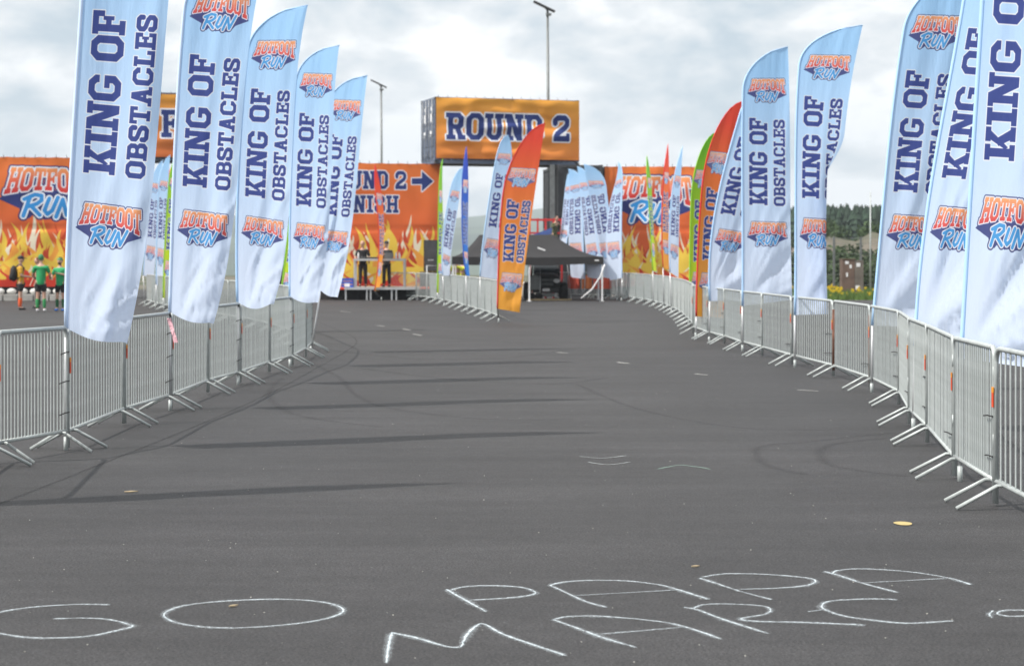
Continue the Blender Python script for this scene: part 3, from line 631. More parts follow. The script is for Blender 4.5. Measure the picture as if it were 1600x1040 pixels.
# ------------------------------------------------------------------ feather flags
def poly_of(rows):
    b = [r[0] for r in rows]; k = min(3, len(rows)-1)
    return [np.poly1d(np.polyfit(b, [r[i] for r in rows], k)) for i in (1, 2, 3, 4)]
def flag(label, rows, base, m, sleeve, W=.69, curve=.16, sag=.0, tie=False, fold=None, turn=1, group='feather flags', fan=0, amp=.03, nu=26, nv=90, pole_m='alu', seed=0, name='feather_flag'):
    base = G(*base); Y0 = base.y; fs_ = poly_of(rows); Lx, Ly, Rx, Ry = fs_
    T = thing(name, label, 'feather flag', base, 0, group)
    w0 = abs(Rx(.4)-Lx(.4))*Y0/F; dy0 = math.sqrt(max(0, W*W-w0*w0))*turn
    def edge(b):                                   # where the bent pole crosses the print, 0 = pole side, 1 = free side
        if b >= curve: return 0.0
        t = 1-b/curve; return 1-math.sqrt(max(0, 1-t**2.1))
    def pt(a, b, off=0):
        x0, y0, x1, y1 = Lx(b), Ly(b), Rx(b), Ry(b)
        aa = a
        if fold:
            k = sm(fold[0], fold[1], b); af = fold[2]; aa = a-k*2*max(0, a-af)
        x = x0+(x1-x0)*aa; y = y0+(y1-y0)*aa+sag*math.sin(math.pi*min(1, a*1.1))*sm(.8, 1, b)*((Ly(1)-Ly(0)))
        dy = dy0*aa
        if fold: dy += .16*k*sm(fold[2]-.12, fold[2]+.12, a)
        # folds: fan out of the tied corner near the foot, long and almost upright higher up
        Hm = (Ly(1)-Ly(0))*Y0/F; rx = a*W; rz_ = (1-b)*Hm+.02; r = math.hypot(rx, rz_); ph = math.atan2(rx, rz_)
        n = noise.noise(Vector((ph*9+seed*3.1, b*1.6, seed*1.7)))
        n2_ = noise.noise(Vector((a*2.6+b*1.2+seed, b*2.1, seed*2.3)))
        n3 = noise.noise(Vector((ph*26+seed*5.1, b*1.3, seed)))
        lowk = (1-sm(.12, .50, 1-b)) if tie else .35*(1-sm(.2, .7, 1-b))
        zc = (1-b)*Hm; xc = W*(.80-.52*math.exp(-zc/.55)+.05*math.sin(seed*2.1)); hw = .06+.08*min(1.5, zc)
        step = sm(xc-hw, xc+hw*.6, rx)
        big = (-2.0*step+.9*max(0, rx-xc)/W*2)*min(1, r/.45)*(1-sm(1.3, 3.0, zc)*.75) if tie else .9*math.sin(ph*8+seed*1.3+2*n)*(1-sm(.3, 1.6, zc))*min(1, r/.8)
        crs = max(0, noise.noise(Vector((ph*13+seed*5.1, b*.9, seed)))-.18)*2.2*min(1, r/.3)*(1-sm(.8, 2.4, zc))
        f = (big - crs + n*.35*min(1, r/.6) + n2_*1.15 + noise.noise(Vector((a*9+b*3+seed, b*3.3, seed)))*.30)*amp
        g = math.exp(-(a*3.2)**2)                   # held flat along the sleeve
        return P(x, y, Y0+dy+f*(1-g)*1.6+off)
    vs = []; us = []; fc = []
    for j in range(nv+1):
        b = (j/nv)**1.15; e0 = edge(b)
        for i in range(nu+1):
            a = e0+(1-e0)*i/nu; vs.append(tuple(pt(a, b))); us.append((a, 1-b))
    for j in range(nv):
        for i in range(nu):
            k = j*(nu+1)+i; fc.append((k, k+nu+1, k+nu+2, k+1))
    me = bpy.data.meshes.new('flag_cloth'); me.from_pydata(vs, [], fc); me.materials.append(m); me.polygons.foreach_set('use_smooth', [True]*len(fc))
    u = me.uv_layers.new(name='UVMap'); li = np.zeros(len(me.loops), int); me.loops.foreach_get('vertex_index', li); u.data.foreach_set('uv', np.array(us)[li].ravel())
    link('cloth', me, T)
    ep = []
    K = 40
    for j in range(K+1):
        b = 1-(j/K); b = b if b > curve else b
        ep.append(pt(edge(b), b))
    # extra points in the bend so the tip is round
    ep = [pt(0, 1-(1-curve)*j/16) for j in range(16)]+[pt(edge(curve*(1-t)), curve*(1-t)) for t in [k/14 for k in range(15)]]
    r0 = .019
    MB().tube(ep, [r0]*16+[r0*(1-.55*k/14) for k in range(15)], 8).build('sleeve', M_[sleeve], T)
    p1 = ep[0]; mid = base+(p1-base)*.5
    MB().tube([base+Vector((0, 0, .02)), mid, p1+(p1-mid)*.05], [.017, .0165, .016], 8).build('pole', M_[pole_m], T)
    MB().tube([base+Vector((0, 0, -.02)), base+Vector((0, 0, .12))], .021, 8).build('foot_cap', M_['galv'], T)
    if tie:
        MB().tube([p1+Vector((.0, -.02, -.01)), p1+Vector((.01, -.03, -.02)), p1+Vector((.02, -.01, -.06))], .008, 5).build('tie_cord', M_['black'], T)
    return T
NG = 'pale blue flags along the near left barriers'; RGp = 'pale blue flags along the near right barriers'
flag('left pale blue flag nearest the camera, its top cut off by the photo',
     [(0, 137, -172, 284, -188), (.275, 127, 15, 263, 24), (.63, 111, 268, 236, 277), (.86, 105, 424, 222, 446), (1, 103, 512, 197, 534)], (103, 703), M_['fA'], 'sl_white', sag=.012, W=.77, turn=-1, tie=True, group=NG, fan=1, amp=.040, seed=1)
flag('second pale blue flag on the left, its top logo just inside the photo',
     [(0, 297, -75, 418, -78), (.275, 282, 84, 388, 91), (.63, 271, 290, 368, 297), (.86, 267, 415, 354, 430), (1, 265, 487, 333, 505)], (266, 641), M_['fA'], 'sl_white', sag=.012, W=.77, turn=-1, tie=True, group=NG, amp=.038, seed=2)
flag('third pale blue flag on the left with its whole pointed tip showing',
     [(0, 394, 14, 481, 8), (.275, 381, 138, 462, 142), (.63, 371, 306, 453, 311), (.86, 370, 410, 441, 424), (1, 371, 472, 428, 473)], (372, 601), M_['fA'], 'sl_blue', sag=.02, W=.77, turn=-1, tie=True, group=NG, amp=.036, seed=3)
flag('fourth pale blue flag on the left, partly behind the third',
     [(0, 467, 74, 530, 71), (.275, 459, 176, 521, 180), (.63, 454, 321, 515, 324), (.86, 452, 412, 507, 421), (1, 453, 463, 497, 472)], (453, 573), M_['fA'], 'sl_blue', sag=.012, W=.77, turn=-1, tie=True, group=NG, amp=.036, seed=4)
flag('fifth and farthest pale blue flag of the near left row',
     [(0, 517, 121, 574, 118), (.275, 506, 210, 564, 213), (.63, 498, 335, 551, 338), (.86, 497, 415, 539, 420), (1, 501, 453, 527, 464)], (486, 551), M_['fA'], 'sl_blue', sag=.01, W=.77, turn=-1, tie=True, group=NG, amp=.036, seed=5)
L1r = [(0, 137, -172, 284, -188), (.275, 127, 15, 263, 24), (.63, 111, 268, 236, 277), (.86, 105, 424, 222, 446), (1, 103, 512, 197, 534)]
q_ = 233.9/174
flag('pale blue flag outside the view whose long shadow crosses the asphalt', [(r[0], -425+(r[1]-103)*q_, 806+(r[2]-703)*q_, -425+(r[3]-103)*q_, 806+(r[4]-703)*q_) for r in L1r], (-425, 806), M_['fA'], 'sl_white', W=.76, turn=-1, amp=.036, seed=6, group=NG)
# right row
flag('pale blue flag filling the right edge of the photo, nearest the camera',
     [(0, 1553, -297, 1684, -305), (.275, 1539, -60, 1664, -52), (.63, 1520, 249, 1642, 256), (1, 1502, 560, 1616, 575)], (1500, 752), M_['fA'], 'sl_blue', W=.80, turn=-1, group=RGp, amp=.040, seed=7)
flag('second pale blue flag from the right edge, mostly behind the nearest one',
     [(0, 1524, -137, 1625, -147), (.275, 1499, 43, 1598, 50), (.63, 1457, 277, 1555, 284), (1, 1430, 540, 1526, 548)], (1427, 672), M_['fA'], 'sl_blue', W=.80, turn=-1, group=RGp, amp=.038, seed=8)
flag('third pale blue flag from the right edge with full top logo',
     [(0, 1428, -38, 1524, -45), (.275, 1403, 109, 1500, 115), (.63, 1382, 299, 1479, 304), (1, 1363, 508, 1458, 513)], (1362, 613), M_['fA'], 'sl_blue', W=.80, turn=-1, group=RGp, amp=.038, seed=9)
flag('pale blue flag with the word obstacles folded away, right of the straight one',
     [(0, 1256, 45, 1348, 40), (.14, 1249, 95, 1336, 95), (.275, 1246, 150, 1326, 155), (.63, 1243, 309, 1313, 312), (1, 1242, 492, 1316, 490)], (1242, 574), M_['fA'], 'sl_blue', W=.80, turn=-1, group=RGp, amp=.026, seed=10, fold=(.40, .66, .70))
flag('straight hanging pale blue flag left of the folded one, squarely facing the camera',
     [(0, 1164, 80, 1231, 73), (.275, 1160, 184, 1234, 186), (.63, 1160, 320, 1235, 322), (1, 1160, 478, 1238, 468)], (1160, 549), M_['fA'], 'sl_blue', W=.80, turn=-1, group=RGp, amp=.030, seed=11)
flag('leaning pale blue flag half hidden by the straight hanging one',
     [(0, 1172, 122, 1232, 118), (.275, 1146, 213, 1208, 218), (.63, 1117, 333, 1176, 341), (1, 1109, 470, 1160, 470)], (1108, 535), M_['fA'], 'sl_blue', W=.80, turn=-1, group=RGp, amp=.034, seed=12)
flag('red to orange flag in the right row, left of the pale leaning one',
     [(0, 1114, 160, 1162, 157), (.40, 1097, 292, 1143, 297), (.736, 1090, 405, 1136, 408), (1, 1088, 494, 1134, 497)], (1087, 528), M_['fO'], 'sl_red', W=.75, curve=.42, group='coloured flags', amp=.022, seed=13, nu=14, nv=50)
flag('green flag in the right row peeping out left of the red one',
     [(0, 1088, 208, 1122, 205), (.40, 1080, 312, 1118, 315), (.736, 1078, 408, 1114, 410), (1, 1077, 475, 1112, 477)], (1076, 507), M_['fG'], 'sl_green', W=.75, curve=.42, group='coloured flags', amp=.02, seed=14, nu=12, nv=40)
# centre
flag('orange and red flag in the middle of the photo, in front of the round banner',
     [(0, 806, 195, 852, 192), (.40, 785, 311, 834, 313), (.736, 779, 408, 821, 410), (1, 777, 482, 812, 488)], (779, 504), M_['fO'], 'sl_red', W=.75, curve=.40, group='coloured flags', amp=.022, seed=15, nu=16, nv=50, pole_m='black')
flag('pale blue flag just behind the central orange one',
     [(0, 774, 214, 794, 211), (.40, 771, 270, 799, 272), (.736, 758, 354, 790, 357), (1, 750, 432, 780, 437)], (751, 492), M_['fB'], 'sl_blue', W=.72, curve=.40, group='slim pale blue flags in the distance', amp=.02, seed=16, nu=12, nv=40)
flag('deep blue flag seen edge on, left of the central pair', [(0, 725, 231, 729, 229), (.3, 722, 295, 732, 295), (.6, 722, 355, 731, 356), (1, 728, 430, 734, 431)], (730, 486), M_['fD'], 'sl_deep', W=.7, curve=.25, group='coloured flags', seed=17, nu=8, nv=30)
flag('pale blue flag bent over, between the green and the deep blue one', [(0, 712, 262, 723, 262), (.25, 703, 300, 719, 302), (.6, 693, 360, 709, 366), (1, 692, 430, 703, 431)], (694, 478), M_['fB'], 'sl_blue', W=.7, curve=.2, group='slim pale blue flags in the distance', seed=18, nu=10, nv=30)
flag('green flag seen edge on beside the loudspeaker', [(0, 688, 250, 692, 248), (.4, 685, 330, 692, 331), (.8, 684, 412, 693, 412), (1, 683, 457, 690, 459)], (687, 474), M_['fG'], 'sl_green', W=.7, curve=.25, group='coloured flags', seed=19, nu=8, nv=30)
flag('red flag with orange foot seen edge on in front of the stage', [(0, 582, 258, 586, 256), (.25, 587, 305, 597, 306), (.7, 592, 390, 599, 391), (1, 585, 454, 593, 455)], (596, 469), M_['fR'], 'sl_red', W=.7, curve=.25, group='coloured flags', seed=20, nu=8, nv=30, pole_m='black')
# seen from behind: print mirrored, pole on the right
GM = 'slim pale blue flags seen from behind beside the canopy'
flag('pale blue flag seen from behind, leftmost of the mirrored group', [(0, 897, 266, 887, 272), (.4, 893, 310, 881, 311), (.736, 889, 352, 877, 352), (1, 884, 388, 873, 378)], (892, 467), M_['fB'], 'sl_blue', W=.7, curve=.25, group=GM, seed=21, nu=8, nv=30)
flag('pale blue flag seen from behind, second from left of the mirrored group', [(0, 908, 264, 888, 264), (.40, 910, 307, 889, 311), (.736, 911, 365, 888, 366), (1, 914, 436, 892, 433)], (913, 467.5), M_['fB'], 'sl_blue', W=.7, curve=.25, group=GM, seed=22, nu=10, nv=36)
flag('pale blue flag seen from behind, middle of the mirrored group', [(0, 920, 263, 902, 260), (.40, 924, 305, 907, 308), (.736, 932, 364, 913, 368), (1, 941, 437, 918, 433)], (941, 468.5), M_['fB'], 'sl_blue', W=.7, curve=.25, group=GM, seed=23, nu=10, nv=36)
flag('broad pale blue flag seen from behind with rounded right shoulder', [(0, 947, 262, 912, 256), (.40, 948, 302, 921, 305), (.736, 955, 362, 932, 366), (1, 963, 437, 942, 433)], (964, 469.5), M_['fB'], 'sl_blue', W=.7, curve=.35, group=GM, seed=24, nu=12, nv=36)
flag('pale blue flag seen from behind, rightmost and pointed like a blade', [(0, 974, 255, 966, 253), (.4, 972, 300, 956, 305), (.736, 971, 362, 947, 364), (1, 972, 434, 953, 438)], (971, 470.5), M_['fB'], 'sl_blue', W=.7, curve=.3, group=GM, seed=25, nu=10, nv=36)
# narrow ones before the right banner
flag('thin green flag before the right flame banner', [(0, 1008, 245, 1011, 243), (.4, 1013, 305, 1019, 306), (.75, 1017, 370, 1022, 371), (1, 1020, 423, 1026, 424)], (1021, 478), M_['fG'], 'sl_green', W=.7, curve=.25, group='coloured flags', seed=26, nu=8, nv=30)
flag('thin red flag before the right flame banner', [(0, 1041, 228, 1044, 225), (.35, 1036, 290, 1045, 291), (.7, 1034, 355, 1045, 356), (1, 1036, 418, 1052, 424)], (1037, 483), M_['fR'], 'sl_red', W=.7, curve=.25, group='coloured flags', seed=27, nu=8, nv=30)
flag('thin pale blue flag right of the red one before the right flame banner', [(0, 1063, 230, 1067, 228), (.35, 1051, 295, 1063, 297), (.7, 1046, 360, 1061, 363), (1, 1047, 425, 1060, 434)], (1049, 488), M_['fB'], 'sl_blue', W=.7, curve=.25, group='slim pale blue flags in the distance', seed=28, nu=8, nv=30)
# gap between first and second flag on the left
flag('slim pale blue flag, left one seen between the first and second near flags', [(0, 240, 256, 255, 250), (.4, 233, 310, 248, 313), (.736, 228, 370, 245, 372), (1, 224, 430, 240, 436)], (226, 476), M_['fB'], 'sl_blue', W=.7, curve=.3, group='slim pale blue flags in the distance', seed=29, nu=8, nv=30)
flag('slim pale blue flag, right one seen between the first and second near flags', [(0, 251, 246, 266, 242), (.4, 247, 308, 262, 310), (.736, 245, 372, 259, 374), (1, 244, 444, 254, 452)], (243, 481), M_['fB'], 'sl_blue', W=.7, curve=.3, group='slim pale blue flags in the distance', seed=30, nu=8, nv=30)
flag('green flag seen between the first and second near flags', [(0, 266, 243, 284, 240), (.4, 262, 310, 278, 312), (.736, 257, 390, 273, 392), (1, 255, 465, 268, 468)], (256, 484), M_['fG'], 'sl_green', W=.7, curve=.3, group='coloured flags', seed=31, nu=8, nv=30)
flag('orange flag with only its foot showing between the first two near flags', [(0, 262, 262, 270, 258), (.5, 252, 350, 262, 352), (1, 243, 457, 252, 458)], (242, 478), M_['fO'], 'sl_red', W=.7, curve=.3, group='coloured flags', seed=32, nu=8, nv=30)
flag('yellow green flag seen between the third and fourth near flags', [(0, 462, 250, 478, 247), (.5, 452, 350, 470, 352), (1, 436, 484, 450, 486)], (438, 520), M_['fG'], 'sl_green', W=.7, curve=.3, group='coloured flags', seed=33, nu=8, nv=30)
# striped ribbon hanging from the second left flag
rb_ = MB(); a0 = P(264, 497, 20.9); a1 = P(275, 535, 20.8)
for k in range(9):
    p = a0.lerp(a1, k/9); q = a0.lerp(a1, (k+1)/9); w1 = Vector((.022, .01*math.sin(k), 0)); rb_.prism([p-w1, p+w1, q+w1, q-w1], (0, .002, 0))
tag(rb_.build('hazard_tape', mat('pink and white tape', (.75, .42, .47), .6, 0, .3, 30)), 'strip of pink and white tape hanging below the second left flag', 'tape')

# ------------------------------------------------------------------ containers and banners
def container(label, fl, fr, tier, m, depth=2.44, h=2.896, group='stacked shipping containers', corr=True, doors=False, z0=None):
    """fl, fr: front bottom corners on plan; depth goes away from the camera"""
    d = (fr-fl); L_ = d.length; ux = d.normalized(); uy = Vector((-ux.y, ux.x, 0)); z0 = tier*h if z0 is None else z0
    rz = math.atan2(ux.y, ux.x); T = thing('shipping_container', label, 'shipping container', fl+Vector((0, 0, z0)), rz, group)
    fr_ = MB(); e = .16
    for x in (0, L_-e):
        for y in (0, depth-e): fr_.box(x, y, .16, x+e, y+e, h-.12)
    for y in (0.004, depth-.124):
        fr_.box(e, y, .02, L_-e, y+.12, .16); fr_.box(e, y, h-.12, L_-e, y+.12, h-.01)
    for x in (.004, L_-.124): fr_.box(x, e, .02, x+.12, depth-e, .16); fr_.box(x, e, h-.12, x+.12, depth-e, h-.01)
    fr_.build('frame', m, T, local=True)
    cs = MB()
    for x in (-.004, L_-.174):
        for y in (-.004, depth-.174):
            for z in (0, h-.118): cs.box(x, y, z, x+.178, y+.178, z+.118)
    cs.build('corner_casting', M_['container_dk'], T, local=True)
    sd = MB()
    def corrug(p0, dirv, out_, length):
        n = int(length/.28); st = length/n; pts = []
        for i in range(n):
            for f, dd in ((0, 0), (.25, 0), (.5, .036), (.75, .036)): pts.append(p0+dirv*(st*(i+f))-out_*dd)
        pts.append(p0+dirv*length)
        for a, b in zip(pts[:-1], pts[1:]): sd.poly([a+Vector((0, 0, .16)), b+Vector((0, 0, .16)), b+Vector((0, 0, h-.12)), a+Vector((0, 0, h-.12))])
    corrug(Vector((.16, .03, 0)), Vector((1, 0, 0)), Vector((0, -1, 0)), L_-.32)
    corrug(Vector((.16, depth-.03, 0)), Vector((1, 0, 0)), Vector((0, 1, 0)), L_-.32)
    corrug(Vector((L_-.03, .16, 0)), Vector((0, 1, 0)), Vector((1, 0, 0)), depth-.32)
    if not doors: corrug(Vector((.03, .16, 0)), Vector((0, 1, 0)), Vector((-1, 0, 0)), depth-.32)
    sd.build('corrugated_side', m, T, local=True)
    MB().box(.1, .1, h-.05, L_-.1, depth-.1, h-.02).build('roof', m, T, local=True)
    MB().box(.1, .1, .05, L_-.1, depth-.1, .12).build('floor', M_['container_dk'], T, local=True)
    if doors:
        for k in (0, 1):
            y0 = .17+k*(depth-.34)/2; y1 = y0+(depth-.34)/2-.02
            dm = MB(); dm.box(.02, y0, .17, .07, y1, h-.13)
            for z in np.linspace(.3, h-.7, 5): dm.box(-.005, y0+.06, z, .019, y1-.06, z+.30)
            d_ = dm.build('door', m, T, local=True)
            for yy in (y0+.25, y1-.25):
                rd = MB().tube([(-.04, yy, .12), (-.04, yy, h-.08)], .017, 8)
                for z in (.4, 1.1, 1.8, 2.5): rd.box(-.03, yy-.05, z, -.006, yy+.05, z+.06)
                rd.box(-.06, yy-.02, 1.2, -.045, yy+.35 if yy < y0+.4 else yy+.02, 1.25)
                rd.build('locking_rod', M_['rod'], d_, local=True)
            st = MB(); st.box(-.012, y0+.32, 1.85, -.0055, y0+.62, 2.2); st.box(-.012, y0+.35, 2.35, -.0055, y0+.55, 2.5); st.box(-.012, y0+.3, 1.32, -.0055, y0+.7, 1.45)
            st.build('door_sticker', M_['white'], d_, local=True)
    return T
def banner(label, p0, p1, z0, z1, m, seed, ticks=True, off=.07, wr=.035, seam=None):
    d = p1-p0; L_ = d.length; ux = d.normalized(); no = Vector((ux.y, -ux.x, 0)); T = thing('printed_banner', label, 'banner', p0+no*off+Vector((0, 0, z0)), math.atan2(ux.y, ux.x), 'orange banners on the containers')
    nu, nv = 56, 44; vs = []; us = []; fc = []
    for j in range(nv+1):
        for i in range(nu+1):
            u = i/nu; v = j/nv
            q = noise.noise(Vector((u*3+v*2.2+seed, v*5-u*1.5, seed)))+.5*noise.noise(Vector((u*8+seed, v*4, 2)))
            sag = abs(math.sin(u*math.pi*7))*.05*sm(.75, 1, v)
            y = -max(-.03, (q*.9+.25))*wr*(1-abs(2*u-1)**6)*2.6
            if seam and abs(v*(z1-z0)+z0-seam) < .07: y = .02
            vs.append((u*L_, y, v*(z1-z0)-sag*.4)); us.append((u, v))
    for j in range(nv):
        for i in range(nu): k = j*(nu+1)+i; fc.append((k, k+1, k+nu+2, k+nu+1))
    me = bpy.data.meshes.new('banner'); me.from_pydata(vs, [], fc); me.materials.append(m); me.polygons.foreach_set('use_smooth', [True]*len(fc))
    ul = me.uv_layers.new(name='UVMap'); li = np.zeros(len(me.loops), int); me.loops.foreach_get('vertex_index', li); ul.data.foreach_set('uv', np.array(us)[li].ravel())
    link('sheet', me, T, local=True)
    if ticks:
        for k in range(int(L_/.42)):
            x = .1+k*.42; child('lashing', me_lash, T, (x, .0, z1-z0-.03), random.uniform(-.3, .3))
    return T
me_lash = MB().tube([(0, -.02, -.04), (.01, -.03, .05), (.0, .05, .13)], .011, 5).mesh('lashing', M_['tie'])
HC = 2.896
# left wall: A (emblem), opening, B (finish)
def XY(px, s): Y = F/s; return Vector(((px-CX)/s, Y, 0))
a0, a1 = XY(-62, 38.2), XY(168, 37.6)
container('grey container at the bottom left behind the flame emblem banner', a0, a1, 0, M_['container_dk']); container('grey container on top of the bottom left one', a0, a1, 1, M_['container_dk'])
banner('flame banner with big emblem on the left container wall', XY(-15, 38.08), XY(165, 37.6), .52, 5.86, M_['ban_l1'], 3, seam=2.95)
g0, g1 = XY(150, 37.4), XY(374, 36.6)
container('container bridging the left gate under the far orange banner', g0, g1, 2, M_['container'])
banner('orange banner with a letter F showing between the first two left flags', g0+Vector((.05, 0, 0)), g1-Vector((.05, 0, 0)), 5.95, 8.62, M_['ban_f'], 8)
s0, s1 = XY(372, 36.4), XY(464, 36.2)
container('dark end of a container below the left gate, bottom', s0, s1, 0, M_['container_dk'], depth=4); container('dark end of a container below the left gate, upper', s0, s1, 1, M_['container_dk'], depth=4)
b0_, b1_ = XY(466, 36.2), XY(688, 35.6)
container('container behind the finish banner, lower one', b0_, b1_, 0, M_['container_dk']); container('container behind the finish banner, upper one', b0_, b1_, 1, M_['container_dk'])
banner('flame banner reading round 2 and finish with a blue arrow', b0_+Vector((.04, 0, 0)), b1_-Vector((.02, 0, 0)), .1, 5.83, M_['ban_fin'], 5, seam=2.95)
# the bridge
q0 = XY(680, 36.06); q1 = XY(905, 35.2)
container('blue grey container bridging the middle gate behind the round 2 banner', q0, q1, 2, M_['container'], doors=True)
banner('orange banner reading ROUND 2 on the topmost container', q0+Vector((.02, 0, 0)), q1-Vector((.02, 0, 0)), 6.02, 8.66, M_['ban_round'], 12, wr=.085)
p0, p1 = XY(872, 35.6), XY(942, 35.5)
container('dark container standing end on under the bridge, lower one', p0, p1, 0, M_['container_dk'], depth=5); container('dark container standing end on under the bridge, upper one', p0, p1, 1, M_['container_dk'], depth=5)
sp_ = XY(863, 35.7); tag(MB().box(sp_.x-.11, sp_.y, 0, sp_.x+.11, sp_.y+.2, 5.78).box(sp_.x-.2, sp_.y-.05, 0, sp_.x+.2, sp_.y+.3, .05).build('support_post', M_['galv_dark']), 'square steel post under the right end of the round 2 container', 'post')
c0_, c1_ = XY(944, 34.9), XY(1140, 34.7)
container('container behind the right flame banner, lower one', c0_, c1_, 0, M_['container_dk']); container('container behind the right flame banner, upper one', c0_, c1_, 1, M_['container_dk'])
banner('flame banner with big emblem on the right container wall', c0_+Vector((.02, 0, 0)), XY(1094, 34.8), .42, 5.80, M_['ban_l2'], 20, seam=2.95)
# kerb of concrete blocks and sandbags at the foot of the left wall
for k in range(9):
    x = -40+k*24; c = XY(x, 39.2)
    t_ = tag(MB().box(c.x, c.y-.25, 0, c.x+.56, c.y+.25, .26).build('concrete_block', M_['concrete'], bevel=.02), 'concrete block, number %s from the left along the foot of the left wall' % ['one', 'two', 'three', 'four', 'five', 'six', 'seven', 'eight', 'nine'][k], 'concrete block', 'concrete blocks along the left wall')
    t_['label'] = 'concrete block below left banner wall, %s from left' % ORD[k]
for k in range(11):
    x = -36+k*18; c = XY(x, 39.1)
    bg_ = MB().ball((c.x, c.y, .37), .2, (.95, .7, .62), 12, 8); tag(bg_.build('sandbag', M_['sacks']), 'white sandbag on the concrete blocks, %s from the left' % ORD[k], 'sandbag', 'sandbags along the left wall')
for k in range(6):
    c = XY(955+k*24, 35.4); tag(MB().box(c.x, c.y-.3, 0, c.x+.6, c.y+.2, .36).build('concrete_block', M_['concrete'], bevel=.02), 'concrete block below right flame banner, %s from left' % ORD[k], 'concrete block', 'concrete blocks along the right wall')

# ------------------------------------------------------------------ lamp masts
def mast(label, px, ptop, Y, lean):
    top = P(px+lean, ptop, Y); b = Vector((P(px, 402, Y).x, Y, terrain(P(px, 402, Y).x, Y)))
    T = thing('lamp_mast', label, 'lamp post', b, 0, 'tall lamp masts behind the containers')
    MB().tube([b, b.lerp(top, .5), top], [.13, .10, .07], 10).build('pole', M_['galv_dark'], T)
    h = MB(); M = Matrix.Translation(top+Vector((-.15, 0, .18))) @ Matrix.Rotation(R_(26), 4, 'Y'); h.box(-.75, -.25, -.05, .65, .25, .05, M); h.build('solar_panel', M_['black'], T)
    MB().tube([top, top+Vector((-.15, 0, .16))], .06, 8).build('bracket', M_['galv_dark'], T)
    h = MB(); h.box(top.x-.1, top.y-.45, top.z-.35, top.x+.22, top.y-.05, top.z-.24); h.build('lamp_head', M_['galv_dark'], T)
mast('taller looking lamp mast above the ROUND 2 container', 858.5, 16, 110, -3); mast('lamp mast above the left flame wall right of the flags', 597.5, 135, 150, -2)

# ------------------------------------------------------------------ black canopy tent
Yt = 73.2; k_ = F/Yt
def T_(px, py, dy=0): return P(px, py, Yt+dy)
zt = 1.73-(399-402)/k_; ze = 1.73-(412-402)/k_
xl, xr = T_(706, 402).x, T_(943, 402).x; yl = Yt; yb = Yt+3.2; xa, xb = T_(748, 0).x, T_(866, 0).x; zp = 1.73+(402-366)/k_; ym = (yl+yb)/2
tent = thing('canopy_tent', 'black pop up canopy tent with peaked roof in the middle gate', 'canopy', Vector((xl, yl, 0)))
def curve_roof():
    m = MB(); rows = []
    n = 14; K = 8
    # outline points around, sagging from the ridge to the eaves
    def loop(t):
        s = t**1.35                                       # concave slope
        x0 = xa+(xl-xa)*t; x1 = xb+(xr-xb)*t; y0 = ym+(yl-ym)*t; y1 = ym+(yb-ym)*t; z = zp+(zt-.05-zp)*(1-(1-t)**1.7)
        pts = []
        for i in range(n): pts.append((x0+(x1-x0)*i/n, y0, z-.03*math.sin(math.pi*i/n)*t))
        for i in range(4): pts.append((x1, y0+(y1-y0)*i/4, z))
        for i in range(n): pts.append((x1+(x0-x1)*i/n, y1, z))
        for i in range(4): pts.append((x0, y1+(y0-y1)*i/4, z))
        return pts
    L_ = [loop(k/K) for k in range(K+1)]; c = len(L_[0])
    dn = [(x, y, z-.30-.02*math.sin(i*.9)) for i, (x, y, z) in enumerate(L_[-1])]; L_.append(dn)
    for l in L_: m.v += l
    for k in range(len(L_)-1):
        for i in range(c): m.f.append((k*c+i, k*c+(i+1) % c, (k+1)*c+(i+1) % c, (k+1)*c+i)); m.sm.append(k < K)
    return m
curve_roof().build('canopy', M_['blackcloth'], tent)
for x in (xl+.05, T_(827, 0).x, xr-.05):
    for y in (yl+.06, yb-.06): MB().box(x-.03, y-.03, 0, x+.03, y+.03, ze+.2).box(x-.09, y-.09, 0, x+.09, y+.09, .02).build('leg', M_['white'], tent)
for a, b_ in (((xl+.05, yl+.06), (xr-.05, yl+.06)), ((xl+.05, yb-.06), (xr-.05, yb-.06))):
    m = MB(); n = 6
    for i in range(n):
        x0 = a[0]+(b_[0]-a[0])*i/n; x1 = a[0]+(b_[0]-a[0])*(i+1)/n; m.tube([(x0, a[1]+.04, ze-.02), (x1, a[1]+.04, ze+.22)], .012, 5); m.tube([(x0, a[1]+.07, ze+.22), (x1, a[1]+.07, ze-.02)], .012, 5)
    m.build('truss', M_['alu'], tent)
M_2 = Matrix.Translation(P(846, 389, Yt+.72)) @ Matrix.Rotation(.35, 4, 'Y'); MB().box(-.16, -.0, -.03, .16, .012, .03, M_2).build('tent_badge', M_['white'], tent)
MB().box(xr-.35, yl-.008, zt-.22, xr-.18, yl-.002, zt-.17).build('tent_badge', M_['white'], tent)

# ------------------------------------------------------------------ utility vehicle under the canopy (front view)
ux0 = P(853, 0, 75.5).x; V = thing('utility_vehicle', 'dark off road buggy parked under the black canopy facing the camera', 'buggy', Vector((ux0, 75.5, 0))); V.scale = (1.2, 1.1, 1.08)
def bxx(nm, m, *b, bevel=.03, par=V): return MB().box(*b).build(nm, M_[m], par, bevel=bevel, local=True)
bxx('bumper', 'black', -.46, -.12, .26, .46, .06, .48); bxx('skid_plate', 'galv_dark', -.30, -.14, .12, .30, .0, .25)
hood = MB(); hood.prism([(-.48, .02, .5), (.48, .02, .5), (.44, .02, .82), (.30, .02, .90), (-.30, .02, .90), (-.44, .02, .82)], (0, .9, .12)); hood.build('hood', M_['black'], V, bevel=.03, local=True)
g_ = MB()
for k in range(5): g_.box(-.26, -.005, .56+k*.05, .26, .018, .585+k*.05)
g_.build('grille', M_['galv_dark'], V, local=True)
